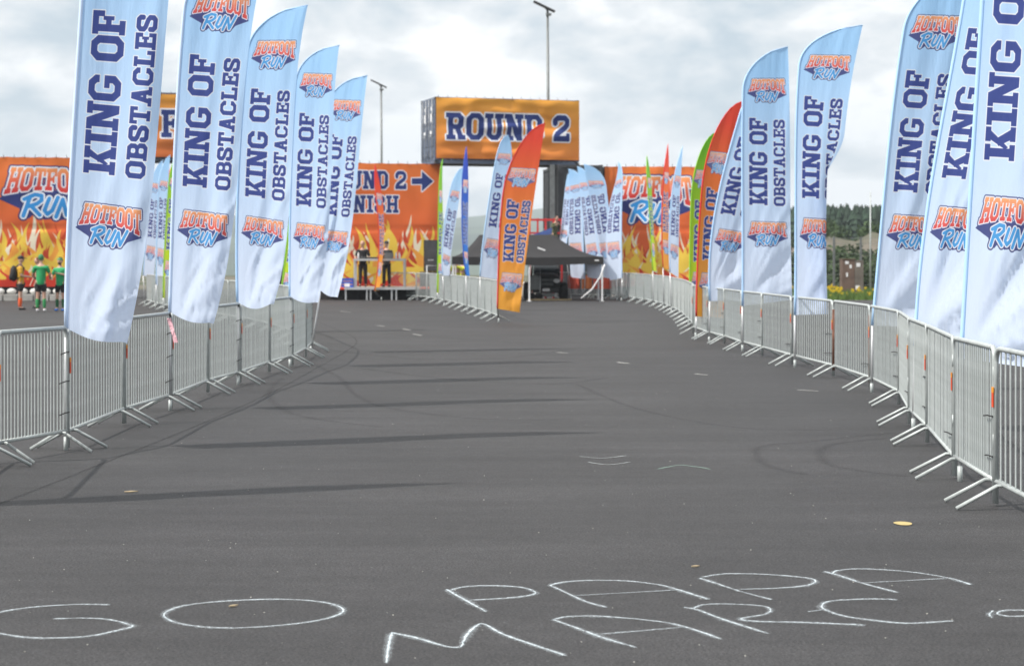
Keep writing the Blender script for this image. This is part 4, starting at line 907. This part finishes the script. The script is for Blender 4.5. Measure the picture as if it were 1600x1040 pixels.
for s_ in (-1, 1):
    MB().ball((s_*.36, -.02, .72), .10, (1.1, .4, .8), 12, 8).build('headlight', M_['white'], V, local=True)
    wh = MB(); R3 = .33
    for y in (0.25, 1.75):
        for k in range(1): pass
    for y, nm in ((.25, 'wheel'), (1.8, 'wheel')):
        m = MB(); m.tube([(s_*.47, y, R3), (s_*.53, y, R3), (s_*.70, y, R3), (s_*.76, y, R3)], [.26, R3, R3, .26], 20); wo = m.build(nm, M_['tyre'], V, local=True)
        MB().tube([(s_*.5, y, R3), (s_*.775, y, R3)], [.15, .15], 14).build('rim', M_['alu'], wo, local=True)
    MB().box(s_*.44-.02, .1, .52, s_*.44+.02, 1.5, .60).build('fender_flare', M_['black'], V, local=True)
    MB().tube([(s_*.46, .85, .95), (s_*.44, 1.15, 1.42), (s_*.44, 1.9, 1.45), (s_*.48, 2.2, .8)], .028, 8).build('roll_bar', M_['black'], V, local=True)
MB().tube([(-.44, 1.15, 1.42), (.44, 1.15, 1.42)], .028, 8).tube([(-.44, 1.9, 1.45), (.44, 1.9, 1.45)], .028, 8).build('roll_bar', M_['black'], V, local=True)
MB().prism([(-.42, .87, .97), (.42, .87, .97), (.40, 1.12, 1.38), (-.40, 1.12, 1.38)], (0, .012, 0)).build('windscreen', M_['glass'], V, local=True)
MB().box(-.5, 1.1, 1.43, .5, 2.0, 1.48).build('roof_panel', M_['black'], V, bevel=.01, local=True)
MB().box(-.48, .9, .35, .48, 2.3, .80).build('tub', M_['galv_dark'], V, bevel=.03, local=True); MB().box(-.4, 1.5, .8, .4, 1.75, 1.2).build('seat', M_['black'], V, bevel=.04, local=True)
MB().tube([(-.2, 1.1, 1.0), (-.1, 1.06, 1.1), (.0, 1.05, 1.02)], .015, 6).build('steering_wheel', M_['black'], V, local=True)
MB().box(-.12, -.135, .33, .12, -.125, .43).build('number_plate', M_['white'], V, local=True)
MB().tube([(-.28, -.08, .5), (-.28, -.1, .66), (.28, -.1, .66), (.28, -.08, .5)], .022, 8).build('bull_bar', M_['black'], V, local=True)
# things stacked left of it
st = thing('equipment_trolley', 'grey wheeled generator trolley left of the dark buggy', 'trolley', Vector((P(828, 0, 75.2).x, 75.2, 0)))
MB().box(-.02, 0, .42, .42, .6, 1.0).build('housing', M_['galv_dark'], st, bevel=.03, local=True); MB().tube([(.06, .0, .16), (.06, .08, .16)], .16, 16).tube([(.36, .0, .16), (.36, .08, .16)], .16, 16).build('wheel', M_['tyre'], st, local=True)
MB().tube([(0, 0, .3), (.42, 0, .3), (.42, 0, 1.25), (0, 0, 1.25), (0, 0, .3)], .018, 6).build('tube_frame', M_['alu'], st, local=True)
c = G(820, 466); tag(MB().ball((c.x, c.y, .35), .2, (1, .8, 1.75), 12, 9).build('white_sack', M_['sacks']), 'upright white sack beside the middle canopy leg', 'sack')
# low wooden board at their foot
c = P(858, 0, 74.9); tag(MB().box(c.x-.9, 74.6, 0, c.x+.9, 74.9, .06).build('wooden_plank', mat('bare wood', (.42, .32, .18), .8, 0, .2, 6)), 'bare wooden plank on the ground before the buggy', 'plank')
for k, (xa_, xb_, lb_) in enumerate(((887, 906, 'short red banner tied low behind the left crosswise barrier'), (909, 925, 'orange red banner tied low between the crosswise barriers'), (927, 955, 'red banner tied low behind the right crosswise barrier'))):
    m = MB(); 
    for i in range(6):
        u0 = xa_+(xb_-xa_)*i/6; u1 = xa_+(xb_-xa_)*(i+1)/6; w0 = .03*math.sin(i*1.7); w1 = .03*math.sin((i+1)*1.7)
        m.prism([P(u0, 430, 77.2+w0), P(u1, 430, 77.2+w1), P(u1, 451, 77.2+w1), P(u0, 451, 77.2+w0)], (0, .01, 0))
    m.build('x', mat('red banner cloth %d' % k, (.62, .09, .05) if k != 1 else (.70, .20, .06), .8, 0, .15, 2)); o_ = bpy.context.scene.objects['x']; o_.name = 'red_banner'; tag(o_, lb_, 'banner')
# coiled hose bar leaning at the right canopy leg
m = MB(); m.tube([P(945, 413, 73), P(938, 432, 73), P(925, 452, 73), P(908, 466, 73)], .03, 7); tag(m.build('curved_hose', M_['white']), 'pale hose curving down from the right corner of the canopy', 'hose')

# ------------------------------------------------------------------ red platform with railing behind the canopy
pl = thing('red_platform', 'red railed scaffold platform rising behind the black canopy', 'scaffold', Vector((P(856, 0, 78).x, 78, 0)))
xx0, xx1 = P(828, 0, 78).x, P(878, 0, 78).x; zf = 2.15; zr = P(0, 341, 78).z
for k in range(5):
    x = xx0+(xx1-xx0)*k/4
    for y in (78, 79.4): MB().box(x-.03, y-.03, 0, x+.03, y+.03, zr).build('post', M_['red_rail'], pl)
m = MB()
for y in (78, 79.4):
    for z in (zr-.05, (zr+zf)/2, zf+.1): m.box(xx0, y-.035, z-.03, xx1, y-.031+.04, z+.03)
m.build('rail', M_['red_rail'], pl)
MB().box(xx0-.1, 77.9, zf-.1, xx1+.1, 79.5, zf).build('deck', M_['galv_dark'], pl)
m = MB(); m.tube([(xx0, 77.95, .1), (xx1, 77.95, zf)], .03, 6).tube([(xx1, 77.95, .1), (xx0, 77.95, zf)], .03, 6).build('brace', M_['red_rail'], pl)
c = P(851, 366, 77.8); tag(MB().prism([c+Vector((-.5, 0, -.2)), c+Vector((.55, 0, .1)), c+Vector((.5, 0, .38)), c+Vector((.1, 0, .2)), c+Vector((-.45, 0, 0))], (0, .03, 0)).build('draped_cloth', mat('blue cloth', (.07, .12, .35), .8, 0, .4, 3)), 'crumpled blue cloth hung on the red railing', 'cloth')

# ------------------------------------------------------------------ stage, table, speakers
Ys = 75.0
def S(px, py, dy=0): return P(px, py, Ys+dy)
zd = S(0, 449).z; X0, X1 = S(538, 0).x, S(655, 0).x
stg = thing('low_stage', 'low aluminium stage with black skirt before the finish banner', 'stage', Vector((X0, Ys, 0)))
m = MB(); m.box(X0, Ys, zd-.09, X1, Ys+3.2, zd); m.build('deck', M_['alu'], stg)
MB().box(X0-.9, Ys+.15, zd-.06, X0-.004, Ys+2.4, zd-.01).box(X1+.004, Ys+.15, zd-.06, X1+.75, Ys+2.4, zd-.01).build('orange_edge_deck', M_['orange_tape'], stg)
for px in (540, 573, 579, 612, 619, 652):
    for y in (.04, 3.05): MB().box(S(px, 0).x-.03, Ys+y, 0, S(px, 0).x+.03, Ys+y+.06, zd-.09).build('leg', M_['alu'], stg)
MB().box(X0-1.3, Ys+.6, .01, X1+1.1, Ys+.64, zd-.1).build('black_skirt', M_['blackcloth'], stg)
tb = thing('stage_table', 'tall aluminium table holding the sound desk on the stage', 'table', Vector((S(591, 0).x, Ys+.9, zd)))
ztp = P(0, 404, Ys+.8).z; tx0, tx1 = P(553, 0, Ys+.8).x, P(634, 0, Ys+.8).x
MB().box(tx0, Ys+.5, ztp-.09, tx1, Ys+1.3, ztp).build('tabletop', M_['alu'], tb)
for x in (tx0+.05, tx1-.05):
    for y in (Ys+.54, Ys+1.24): MB().box(x-.035, y-.035, zd, x+.035, y+.035, ztp-.09).build('leg', M_['alu'], tb)
dk = thing('sound_desk', 'flat black sound desk lying on the stage table', 'mixer', Vector((S(577, 0).x, Ys+.8, ztp)))
MB().box(-.45, -.25, 0, .55, .25, .06).build('housing', M_['black'], dk, bevel=.01, local=True)
m = MB()
for k in range(8): m.box(-.38+k*.11, -.15, .061, -.35+k*.11, .1, .075)
m.build('faders', M_['alu'], dk, local=True)
lp = thing('laptop', 'open laptop on the stage table behind the edge on red flag', 'laptop', Vector((P(608, 0, Ys+.8).x, Ys+.8, ztp)))
MB().box(-.17, -.12, 0, .17, .12, .02).build('keyboard', M_['galv_dark'], lp, local=True); MB().box(-.17, -.14, .02, .17, -.12, .24).build('screen', M_['galv_dark'], lp, local=True)
for k, px in enumerate((560, 619, 624)):
    x = P(px, 0, Ys+.7).x; bt = MB().tube([(x, Ys+.7, ztp), (x, Ys+.7, ztp+.17), (x, Ys+.7, ztp+.22), (x, Ys+.7, ztp+.26)], [.04, .04, .018, .018], 10); tag(bt.build('bottle', M_['white']), ['pale bottle at the left end of the stage table', 'pale bottle at the right end of the stage table, left of two', 'pale bottle at the right end of the stage table, right of two'][k], 'bottle')
cr = thing('plastic_crate', 'blue plastic crate on the left of the stage', 'crate', Vector((P(543, 0, Ys+.5).x, Ys+.5, zd)))
m = MB(); 
for z in (0, .14, .27): m.box(-.24, -.17, z, .24, -.15, z+.1); m.box(-.24, .15, z, .24, .17, z+.1); m.box(-.24, -.149, z, -.22, .149, z+.1); m.box(.22, -.149, z, .24, .149, z+.1)
for x in (-.235, .215):
    for y in (-.165, .145): m.box(x, y, .001, x+.02, y+.02, .36)
m.build('crate_body', mat('blue plastic', (.03, .09, .45), .45), cr, local=True)
MB().box(-.11, -.175, .03, .1, -.171, .16).build('crate_label', M_['white'], cr, local=True)
def speaker(label, px0, px1, py0, py1, Y, group='black loudspeakers by the stage'):
    a, b = P(px0, py1, Y), P(px1, py0, Y); T = thing('loudspeaker', label, 'loudspeaker', Vector((a.x, Y, a.z)), 0, group)
    MB().box(0, 0, 0, b.x-a.x, .6, b.z-a.z).build('cabinet', M_['black'], T, bevel=.02, local=True); W_ = b.x-a.x; H_ = b.z-a.z
    MB().box(.04, -.012, .04, W_-.04, -.002, H_-.04).build('grille', M_['container_dk'], T, local=True)
    MB().box(W_*.3, -.018, H_*.35, W_*.7, -.013, H_*.38).build('badge', M_['alu'], T, local=True)
speaker('tall black loudspeaker at the right edge of the finish banner, upper one', 662, 684, 375, 424, 77.5); speaker('black bass bin under the tall loudspeaker', 656, 690, 424.5, 465.5, 77.4)
m = thing('barrier_gate', 'square white tube gate in front of the loudspeaker', 'gate', G(678, 470)); Yg = m.location.y
MB().tube([P(667, 470, Yg), P(667, 415, Yg), P(699, 415, Yg), P(699, 470, Yg)], .03, 8).build('tube_frame', M_['alu'], m)

# ------------------------------------------------------------------ people
def skin_obj(name, chains, m, parent, sub=1):
    """chains: list of lists of (x,y,z,rx,ry); points with equal coordinates are shared; first point is the root"""
    vs = []; rs = []; es = []; idx = {}
    for c in chains:
        pr = None
        for (x, y, z, rx, ry) in c:
            k = (round(x, 3), round(y, 3), round(z, 3))
            if k not in idx: idx[k] = len(vs); vs.append((x, y, z)); rs.append((rx, ry))
            if pr is not None and pr != idx[k]: es.append((pr, idx[k]))
            pr = idx[k]
    me = bpy.data.meshes.new(name); me.from_pydata(vs, es, []); o = bpy.data.objects.new(name, me); col.objects.link(o)
    md = o.modifiers.new('s', 'SKIN'); md.use_smooth_shade = True
    sv = me.skin_vertices[0].data
    for i, r in enumerate(rs): sv[i].radius = r; sv[i].use_root = (i == 0)
    md2 = o.modifiers.new('u', 'SUBSURF'); md2.levels = sub; md2.render_levels = sub
    dg = bpy.context.evaluated_depsgraph_get(); nm = bpy.data.meshes.new_from_object(o.evaluated_get(dg))
    o.modifiers.clear(); o.data = nm; nm.name = name; nm.materials.clear(); nm.materials.append(m)
    if len(nm.polygons): nm.polygons.foreach_set('use_smooth', [True]*len(nm.polygons))
    if parent: o.parent = parent
    return o
def person(label, loc, rz, scale=1.0, top=(.05, .05, .05), sleeve='short', bottom=(.02, .02, .02), legs='shorts', socks=None, shoes=(.7, .7, .7), arms=None, cap=None, hair=(.04, .025, .02), lean=0, pack=False, headband=None, beard=False, stripe=None, crouch=0, head_turn=0):
    T = thing('person', label, 'person', loc, rz); T.scale = (scale,)*3
    mk = lambda n, c: mat(n, c, .8, 0, .12, 9)
    ly = lean
    hipz = .93-crouch; kn = .50-crouch*.45
    sh = Vector((0, ly*.9, hipz+.50)); nk = Vector((0, ly*1.05, hipz+.58)); hd = Vector((0, ly*1.3+.02, hipz+.75))
    A = arms or {-1: ((-.27, .02+ly*.7, hipz+.22), (-.26, .14+ly*.7, hipz+.0)), 1: ((.27, .02+ly*.7, hipz+.22), (.26, .14+ly*.7, hipz+.0))}
    ch = [[(0, 0, hipz, .13, .10), (0, ly*.4, hipz+.20, .125, .095), (0, ly*.8, hipz+.40, .15, .105), (sh.x, sh.y, sh.z-.01, .12, .085), (nk.x, nk.y, nk.z, .052, .052), (hd.x, hd.y-.01, hd.z-.06, .055, .06)]]
    arm_c = {}
    for s in (-1, 1):
        e, h = A[s]; shx = (s*.185, sh.y, sh.z-.045)
        arm_c[s] = (shx, e, h)
        hv = (Vector(h)-Vector(e)).normalized(); side = hv.cross(Vector((0, 0, 1)))
        side = side.normalized() if side.length > .1 else Vector((0, 1, 0))
        pm = Vector(h)+hv*.06
        c = [(sh.x, sh.y, sh.z-.01, .12, .085), (*shx, .058, .055), (*e, .042, .042), (*h, .028, .028), (*pm, .034, .018)]
        ch.append(c)
        for q in range(4):
            o_ = side*(q-1.5)*.019; t1 = pm+o_+hv*(.035); t2 = pm+o_*1.1+hv*(.035+(.055, .065, .06, .045)[q])+Vector((0, 0, -.012))
            ch.append([(*pm, .034, .018), (*t1, .0095, .0095), (*t2, .008, .008)])
        th = Vector(h)+hv*.03; ch.append([(*h, .028, .028), (*(th+side*.035), .011, .011), (*(th+side*.05+hv*.035), .009, .009)])
        fx = s*.10
        ch.append([(0, 0, hipz, .13, .10), (s*.085, 0, hipz-.06, .085, .085), (s*.10, crouch*.5, kn, .056, .058), (s*.11, -.01, .28-crouch*.2, .052, .055), (s*.11, -.02, .09, .036, .038), (s*.115, .11, .035, .036, .028)])
    body = skin_obj('body', ch, M_['skin'], T, 1)
    # head with features, joined into the body mesh
    hm = MB(); Mh = Matrix.Rotation(head_turn, 4, 'Z')
    hm.ball(hd, .105, (.80, .94, 1.16), 16, 12, Mh); hm.ball(hd+Mh @ Vector((0, .098, -.012)), .018, (.8, 1.1, 1.3), 8, 6)
    for s in (-1, 1): hm.ball(hd+Mh @ Vector((s*.084, 0, -.005)), .026, (.35, .7, 1.1), 8, 6)
    hme = hm.mesh('head', M_['skin']); bm = bmesh.new(); bm.from_mesh(body.data); bm.from_mesh(hme); bm.to_mesh(body.data); bm.free(); bpy.data.meshes.remove(hme)
    body.data.polygons.foreach_set('use_smooth', [True]*len(body.data.polygons))
    em = MB(); 
    for s in (-1, 1): em.ball(hd+Mh @ Vector((s*.033, .091, .012)), .010, (1.2, .6, .8), 8, 5)
    em.ball(hd+Mh @ Vector((0, .088, -.052)), .020, (1.1, .4, .3), 8, 5)
    em.build('face_feature', M_['hair'], T, local=True)
    # shirt
    tm = mk('shirt', top)
    sc = [[(0, 0, hipz-.17, .165, .128), (0, 0, hipz-.02, .163, .125), (0, ly*.4, hipz+.20, .168, .125), (0, ly*.8, hipz+.40, .20, .135), (sh.x, sh.y, sh.z, .15, .10), (nk.x, nk.y, nk.z-.045, .066, .064)]]
    for s in (-1, 1):
        a, e, h = (Vector(v) for v in arm_c[s])
        if sleeve == 'short': c = [(sh.x, sh.y, sh.z, .15, .10), (*a, .085, .08), (*a.lerp(e, .8), .066, .064)]
        else: c = [(sh.x, sh.y, sh.z, .15, .10), (*a, .078, .072), (*e, .058, .056), (*e.lerp(h, .95), .042, .042)]
        sc.append(c)
    shirt = skin_obj('shirt', sc, tm, T)
    # shorts / trousers
    pc = []
    for s in (-1, 1):
        kp = (s*.10, crouch*.5, kn)
        if legs == 'shorts': c = [(0, 0, hipz+.03, .150, .115), (s*.088, .0, hipz-.10, .105, .105), (s*.10, crouch*.4, kn+.09, .092, .092)]
        else: c = [(0, 0, hipz+.03, .150, .115), (s*.088, .0, hipz-.10, .105, .105), (*kp, .078, .078), (s*.11, -.015, .09, .066, .07)]
        pc.append(c)
    skin_obj('shorts' if legs == 'shorts' else 'trousers', pc, mk('legwear', bottom), T)
    if socks:
        for s in (-1, 1): skin_obj('sock', [[(s*.105, 0, kn-.07, .06, .062), (s*.11, -.01, .28, .062, .066), (s*.11, -.02, .08, .045, .047)]], mk('sock', socks), T)
    for s in (-1, 1): skin_obj('shoe', [[(s*.11, -.055, .045, .046, .044), (s*.112, .05, .045, .05, .042), (s*.115, .17, .034, .042, .03)]], mk('shoe', shoes), T)
    if cap:
        cm = MB(); cm.ball(hd+Vector((0, -.005, .045)), .108, (.88, 1.0, .80), 14, 8, Mh)
        cm.prism([hd+Mh @ Vector(v) for v in ((-.07, .07, .045), (.07, .07, .045), (.06, .17, .03), (0, .19, .028), (-.06, .17, .03))], (0, 0, .012)); cm.build('cap', mk('cap', cap), T, local=True)
    elif hair: MB().ball(hd+Mh @ Vector((0, -.022, .03)), .109, (.86, .95, 1.02), 14, 8, Mh).build('hair', mk('hair', hair), T, local=True)
    if headband: MB().ball(hd+Vector((0, -.008, .055)), .113, (.86, 1.0, .42), 14, 6, Mh).build('headband', mk('band', headband), T, local=True)
    if beard: MB().ball(hd+Mh @ Vector((0, .03, -.075)), .07, (.9, 1.0, .75), 12, 8).build('beard', M_['hair'], T, local=True)
    if pack:
        bpk = MB(); bpk.ball((0, -.22, hipz+.28), .2, (.85, .62, 1.35), 14, 10); bpk.ball((0, -.31, hipz+.16), .13, (.95, .5, .9), 12, 8); po = bpk.build('backpack', M_['blackcloth'], T, local=True)
        for s in (-1, 1): MB().tube([(s*.10, -.14, hipz+.50), (s*.11, -.01, hipz+.60), (s*.11, .115, hipz+.46), (s*.13, .05, hipz+.18), (s*.12, -.13, hipz+.10)], .022, 6).build('strap', M_['black'], po, local=True)
    if stripe:
        a, e, h = (Vector(v) for v in arm_c[stripe]); MB().tube([e+Vector((.0, .05, .02)), h+Vector((0, .045, .01))], .025, 6).build('sleeve_stripe', M_['white'], T, local=True)
    return T
GREEN = (.02, .30, .10); BLK = (.018, .018, .02)
def fpos(x, y, dz=0): p = G(x, y); p.z += dz; return p
person('person in yellow shirt and black cap with black backpack, leftmost of the group', fpos(32, 484), R_(-80), .99, top=(.62, .34, .03), bottom=BLK, socks=(.80, .12, .03), shoes=BLK, cap=(.02, .02, .025), pack=True,
       arms={-1: ((-.25, .06, 1.13), (-.10, .30, 1.10)), 1: ((.25, .06, 1.13), (.12, .30, 1.10))})
person('person in green jersey and green socks seen from behind, with white shoes', fpos(64, 486), R_(4), 1.01, top=GREEN, bottom=BLK, socks=(.03, .25, .08), shoes=(.8, .78, .8), cap=None, hair=(.05, .2, .08), headband=(.03, .30, .10),
       arms={-1: ((-.28, .04, 1.16), (-.25, .20, 1.08)), 1: ((.28, .04, 1.16), (.25, .20, 1.08))})
person('bearded person in green jersey and blue shoes facing the camera beside the first flag', fpos(94, 485.5), R_(172), .96, top=(.03, .34, .13), bottom=BLK, socks=(.02, .12, .05), shoes=(.05, .25, .8), hair=(.03, .02, .02), headband=(.03, .30, .10), beard=True,
       arms={-1: ((-.26, .08, 1.20), (-.05, .22, 1.26)), 1: ((.27, .04, 1.16), (.2, .22, 1.10))})
person('person with dark shoes standing hidden behind the green jersey from behind', fpos(59, 481.5), R_(120), .96, top=(.35, .06, .04), bottom=BLK, legs='long', shoes=BLK, hair=(.16, .05, .03))
def lift(px, Y, z): return Vector((P(px, 0, Y).x, Y, z))
person('bald person in black t shirt leaning over the sound desk on the stage', lift(567, Ys+1.45, zd), R_(180), 1.06, top=BLK, bottom=BLK, legs='long', shoes=BLK, hair=None, lean=.10,
       arms={-1: ((-.28, .10, 1.12), (-.27, .36, .98)), 1: ((.28, .10, 1.12), (.27, .34, .96))})
person('person in black jacket and white fronted cap behind the stage table', lift(604, Ys+1.5, zd), R_(170), 1.05, top=BLK, sleeve='long', bottom=BLK, legs='long', shoes=BLK, cap=(.03, .03, .03), stripe=-1,
       arms={-1: ((-.27, .08, 1.18), (-.02, .24, 1.16)), 1: ((.27, .06, 1.16), (.08, .22, 1.26))})
person('person in camouflage clothes climbing at the red railing behind the canopy', lift(866, 77.7, 2.05), R_(215), .84, top=(.10, .11, .055), sleeve='long', bottom=(.13, .12, .07), legs='long', shoes=(.05, .04, .03), cap=None, hair=(.05, .03, .02), lean=.14, crouch=.12,
       arms={-1: ((-.25, .16, 1.12), (-.05, .32, 1.28)), 1: ((.25, .14, 1.10), (.10, .32, 1.24))})
person('person in yellow vest half hidden behind the pale flags under the canopy', lift(713, 78.5, 0), R_(180), .95, top=(.65, .72, .05), bottom=BLK, legs='long', shoes=BLK, cap=(.03, .03, .03))
person('second person in yellow vest under the canopy, right of the first', lift(722, 79, 0), R_(150), .93, top=(.65, .72, .05), bottom=BLK, legs='long', shoes=BLK, hair=(.04, .03, .02))

# ------------------------------------------------------------------ vegetation and far right background
def leafmass(name, centres, m, n, size, label=None, cat=None, kind=None, jit=.35):
    vs = []; fs = []
    for (c, rr) in centres:
        for k in range(int(n*max(.4, rr[0]))):
            u = random.gauss(0, 1), random.gauss(0, 1), random.gauss(0, 1); l = math.sqrt(sum(t*t for t in u)); q = random.random()**.4
            p = Vector((c[0]+u[0]/l*rr[0]*q, c[1]+u[1]/l*rr[1]*q, c[2]+u[2]/l*rr[2]*q)); s = size*random.uniform(.6, 1.3)
            a = Vector((random.gauss(0, 1), random.gauss(0, 1), random.gauss(0, .6))).normalized(); b = a.cross(Vector((random.gauss(0, 1), random.gauss(0, 1), random.gauss(0, 1)))).normalized()
            i = len(vs); vs += [tuple(p-a*s), tuple(p+b*s*.6), tuple(p+a*s), tuple(p-b*s*.6)]; fs.append((i, i+1, i+2, i+3))
    me = bpy.data.meshes.new(name); me.from_pydata(vs, [], fs); me.materials.append(m); o = link(name, me, kind=kind); tag(o, label, cat); return o
conif = mat('dark conifer needles', (.022, .045, .026), .9, 0, .5, .25); scrub = mat('scrub leaves', (.045, .075, .028), .9, 0, .5, .5); grassm = mat('verge grass', (.09, .15, .03), .9, 0, .4, 1.5); yell = mat('yellow blossom', (.75, .55, .02), .8)
vs = []; fs = []
for k in range(4200):
    az = R_(random.uniform(7.2, 27)); d = random.uniform(300, 400); x = d*math.sin(az); y = d*math.cos(az); z = terrain(x, y); h = random.uniform(5.7, 6.9)*(1+.10*noise.noise(Vector((x*.03, y*.03, 0))))
    nt_ = 7
    for t in range(nt_):
        z0 = z+h*(.08+.9*t/nt_); z1 = z0+h*.2; rr = 1.45*(1-t/nt_)**.6+.1; kk = 7; ph = random.random()*6
        for j in range(kk):
            a = ph+j*2*math.pi/kk; w2 = .52; r2 = rr*random.uniform(.75, 1.25); i = len(vs)
            vs += [(x+math.cos(a-w2)*r2, y+math.sin(a-w2)*r2, z0-random.uniform(0, .4)), (x+math.cos(a+w2)*r2, y+math.sin(a+w2)*r2, z0-random.uniform(0, .4)), (x, y, z1)]; fs.append((i, i+1, i+2))
me = bpy.data.meshes.new('conifer_wood'); me.from_pydata(vs, [], fs); me.materials.append(conif); tag(link('conifer_wood', me, kind='stuff'), 'dark conifer wood on the skyline beyond the right flags', 'wood')
cs = []
for k in range(150):
    az = R_(random.uniform(7.5, 24)); d = random.uniform(150, 215); x = d*math.sin(az); y = d*math.cos(az); h = random.uniform(.3, .8); cs.append(((x, y, terrain(x, y)+h*.5), (h*1.6, h*1.2, h)))
for k in range(170):
    az = R_(random.uniform(7.5, 24)); d = random.uniform(100, 138); x = d*math.sin(az); y = d*math.cos(az); h = random.uniform(.5, 1.3)*(1 if d > 112 else .7); cs.append(((x, y, terrain(x, y)+h*.6), (h*1.3, h*1.2, h)))
leafmass('scrub', cs, scrub, 170, .16, 'dark green scrub covering the slope beyond the right barriers', 'scrub', 'stuff')
vs = []; fs = []; yv = []; yf = []
for k in range(15000):
    x = random.uniform(11.5, 26); y = random.uniform(75.3, 92); i = len(vs); h = random.uniform(.12, .4); a = random.random()*6; z = -.03
    vs += [(x-.02*math.cos(a), y-.02*math.sin(a), z), (x+.02*math.cos(a), y+.02*math.sin(a), z), (x+random.uniform(-.1, .1), y, z+h)]; fs.append((i, i+1, i+2))
    if k % 13 == 0 and y > 78 and noise.noise(Vector((x*.7, y*.5, 4))) > .05:
        i = len(yv); s = .045; c = Vector((x, y, z+h+.02))
        for v in ((-s, 0, 0), (0, -s, .5*s), (s, 0, 0), (0, s, .5*s)): yv.append(tuple(c+Vector(v)))
        yf.append((i, i+1, i+2, i+3)); yv += [tuple(c+Vector(v)) for v in ((-s, 0, -s), (s, 0, -s), (s, 0, s), (-s, 0, s))]; yf.append((i+4, i+5, i+6, i+7))
me = bpy.data.meshes.new('verge_grass'); me.from_pydata(vs, [], fs); me.materials.append(grassm); tag(link('verge_grass', me, kind='stuff'), 'rough green grass verge beyond the right barriers', 'grass')
me = bpy.data.meshes.new('yellow_flowers'); me.from_pydata(yv, [], yf); me.materials.append(yell); tag(link('yellow_flowers', me, kind='stuff'), 'yellow flowers growing in the verge beyond the right barriers', 'flowers')
# fence posts with wires
Yf = 90.0; fc_ = thing('tall_wire_fence', 'tall grey wire fence with steel posts beyond the right barriers', 'fence', P(1303, 402, Yf)-Vector((0, 0, CH)))
fxs = [1135+k*42.0 for k in range(16)]
for x in fxs:
    q = P(x, 370, Yf); MB().box(q.x-.05, Yf-.05, -.05, q.x+.05, Yf+.05, q.z).build('post', M_['galv_dark'], fc_)
m = MB()
for z in (.4, .9, 1.4, 1.9, 2.4, 2.65): m.tube([(P(fxs[0], 0, Yf).x, Yf, z), (P(fxs[-1], 0, Yf).x, Yf, z)], .008, 4)
for i in range(160):
    x = P(fxs[0], 0, Yf).x+(P(fxs[-1], 0, Yf).x-P(fxs[0], 0, Yf).x)*i/159; m.tube([(x, Yf-.012, .1), (x, Yf-.012, 2.65)], .003, 3, False)
m.build('wire_mesh', M_['galv_dark'], fc_, kind='stuff')
q = P(1360, 300, 97); tag(MB().tube([(q.x, 97, -.05), (q.x, 97, q.z)], [.05, .03], 8).build('thin_mast', M_['galv']), 'thin pale mast rising right of the brown cabinet', 'mast')
cbm = mat('brown cabinet paint', (.13, .085, .065), .7, 0, .3, 2); q = P(1316, 460, 86.5); cab = thing('brown_cabinet', 'brown weathered cabinet with white stickers in the verge', 'cabinet', Vector((q.x, 86.5, -.03)))
MB().box(0, 0, .12, .58, .7, 1.66).build('body', cbm, cab, bevel=.015, local=True); MB().box(.585, .01, .12, 1.0, .69, 1.62).build('side_bay', mat('grey brown paint', (.15, .13, .11), .7, 0, .3, 2), cab, bevel=.015, local=True)
for b in ((.14, 1.45, .30, 1.58), (.34, 1.25, .44, 1.42), (.18, .86, .26, 1.05), (.66, 1.32, .84, 1.5), (.62, .25, .8, .45)): MB().box(b[0], -.012, b[1], b[2], -.003, b[3]).build('sticker', M_['white'], cab, local=True)
MB().box(.1, .1, 0, .9, .6, .12).build('plinth', M_['concrete'], cab, local=True)
MB().box(-.03, -.03, 1.665, .61, .73, 1.70).build('lid', cbm, cab, local=True)

# ------------------------------------------------------------------ air
hz = MB().box(-5300, -5300, -60, 5300, 5300, 330).build('haze', bpy.data.materials.new('haze'), kind='stuff')
hm = hz.data.materials[0]; hm.use_nodes = True; nt = hm.node_tree; nt.nodes.clear(); o = nt.nodes.new('ShaderNodeOutputMaterial'); v = nt.nodes.new('ShaderNodeVolumePrincipled')
v.inputs['Color'].default_value = (.80, .90, 1.0, 1); v.inputs['Density'].default_value = .00023; v.inputs['Anisotropy'].default_value = 0; nt.links.new(v.outputs[0], o.inputs['Volume'])
tag(hz, 'thin pale blue air fading the distant hills', 'haze')
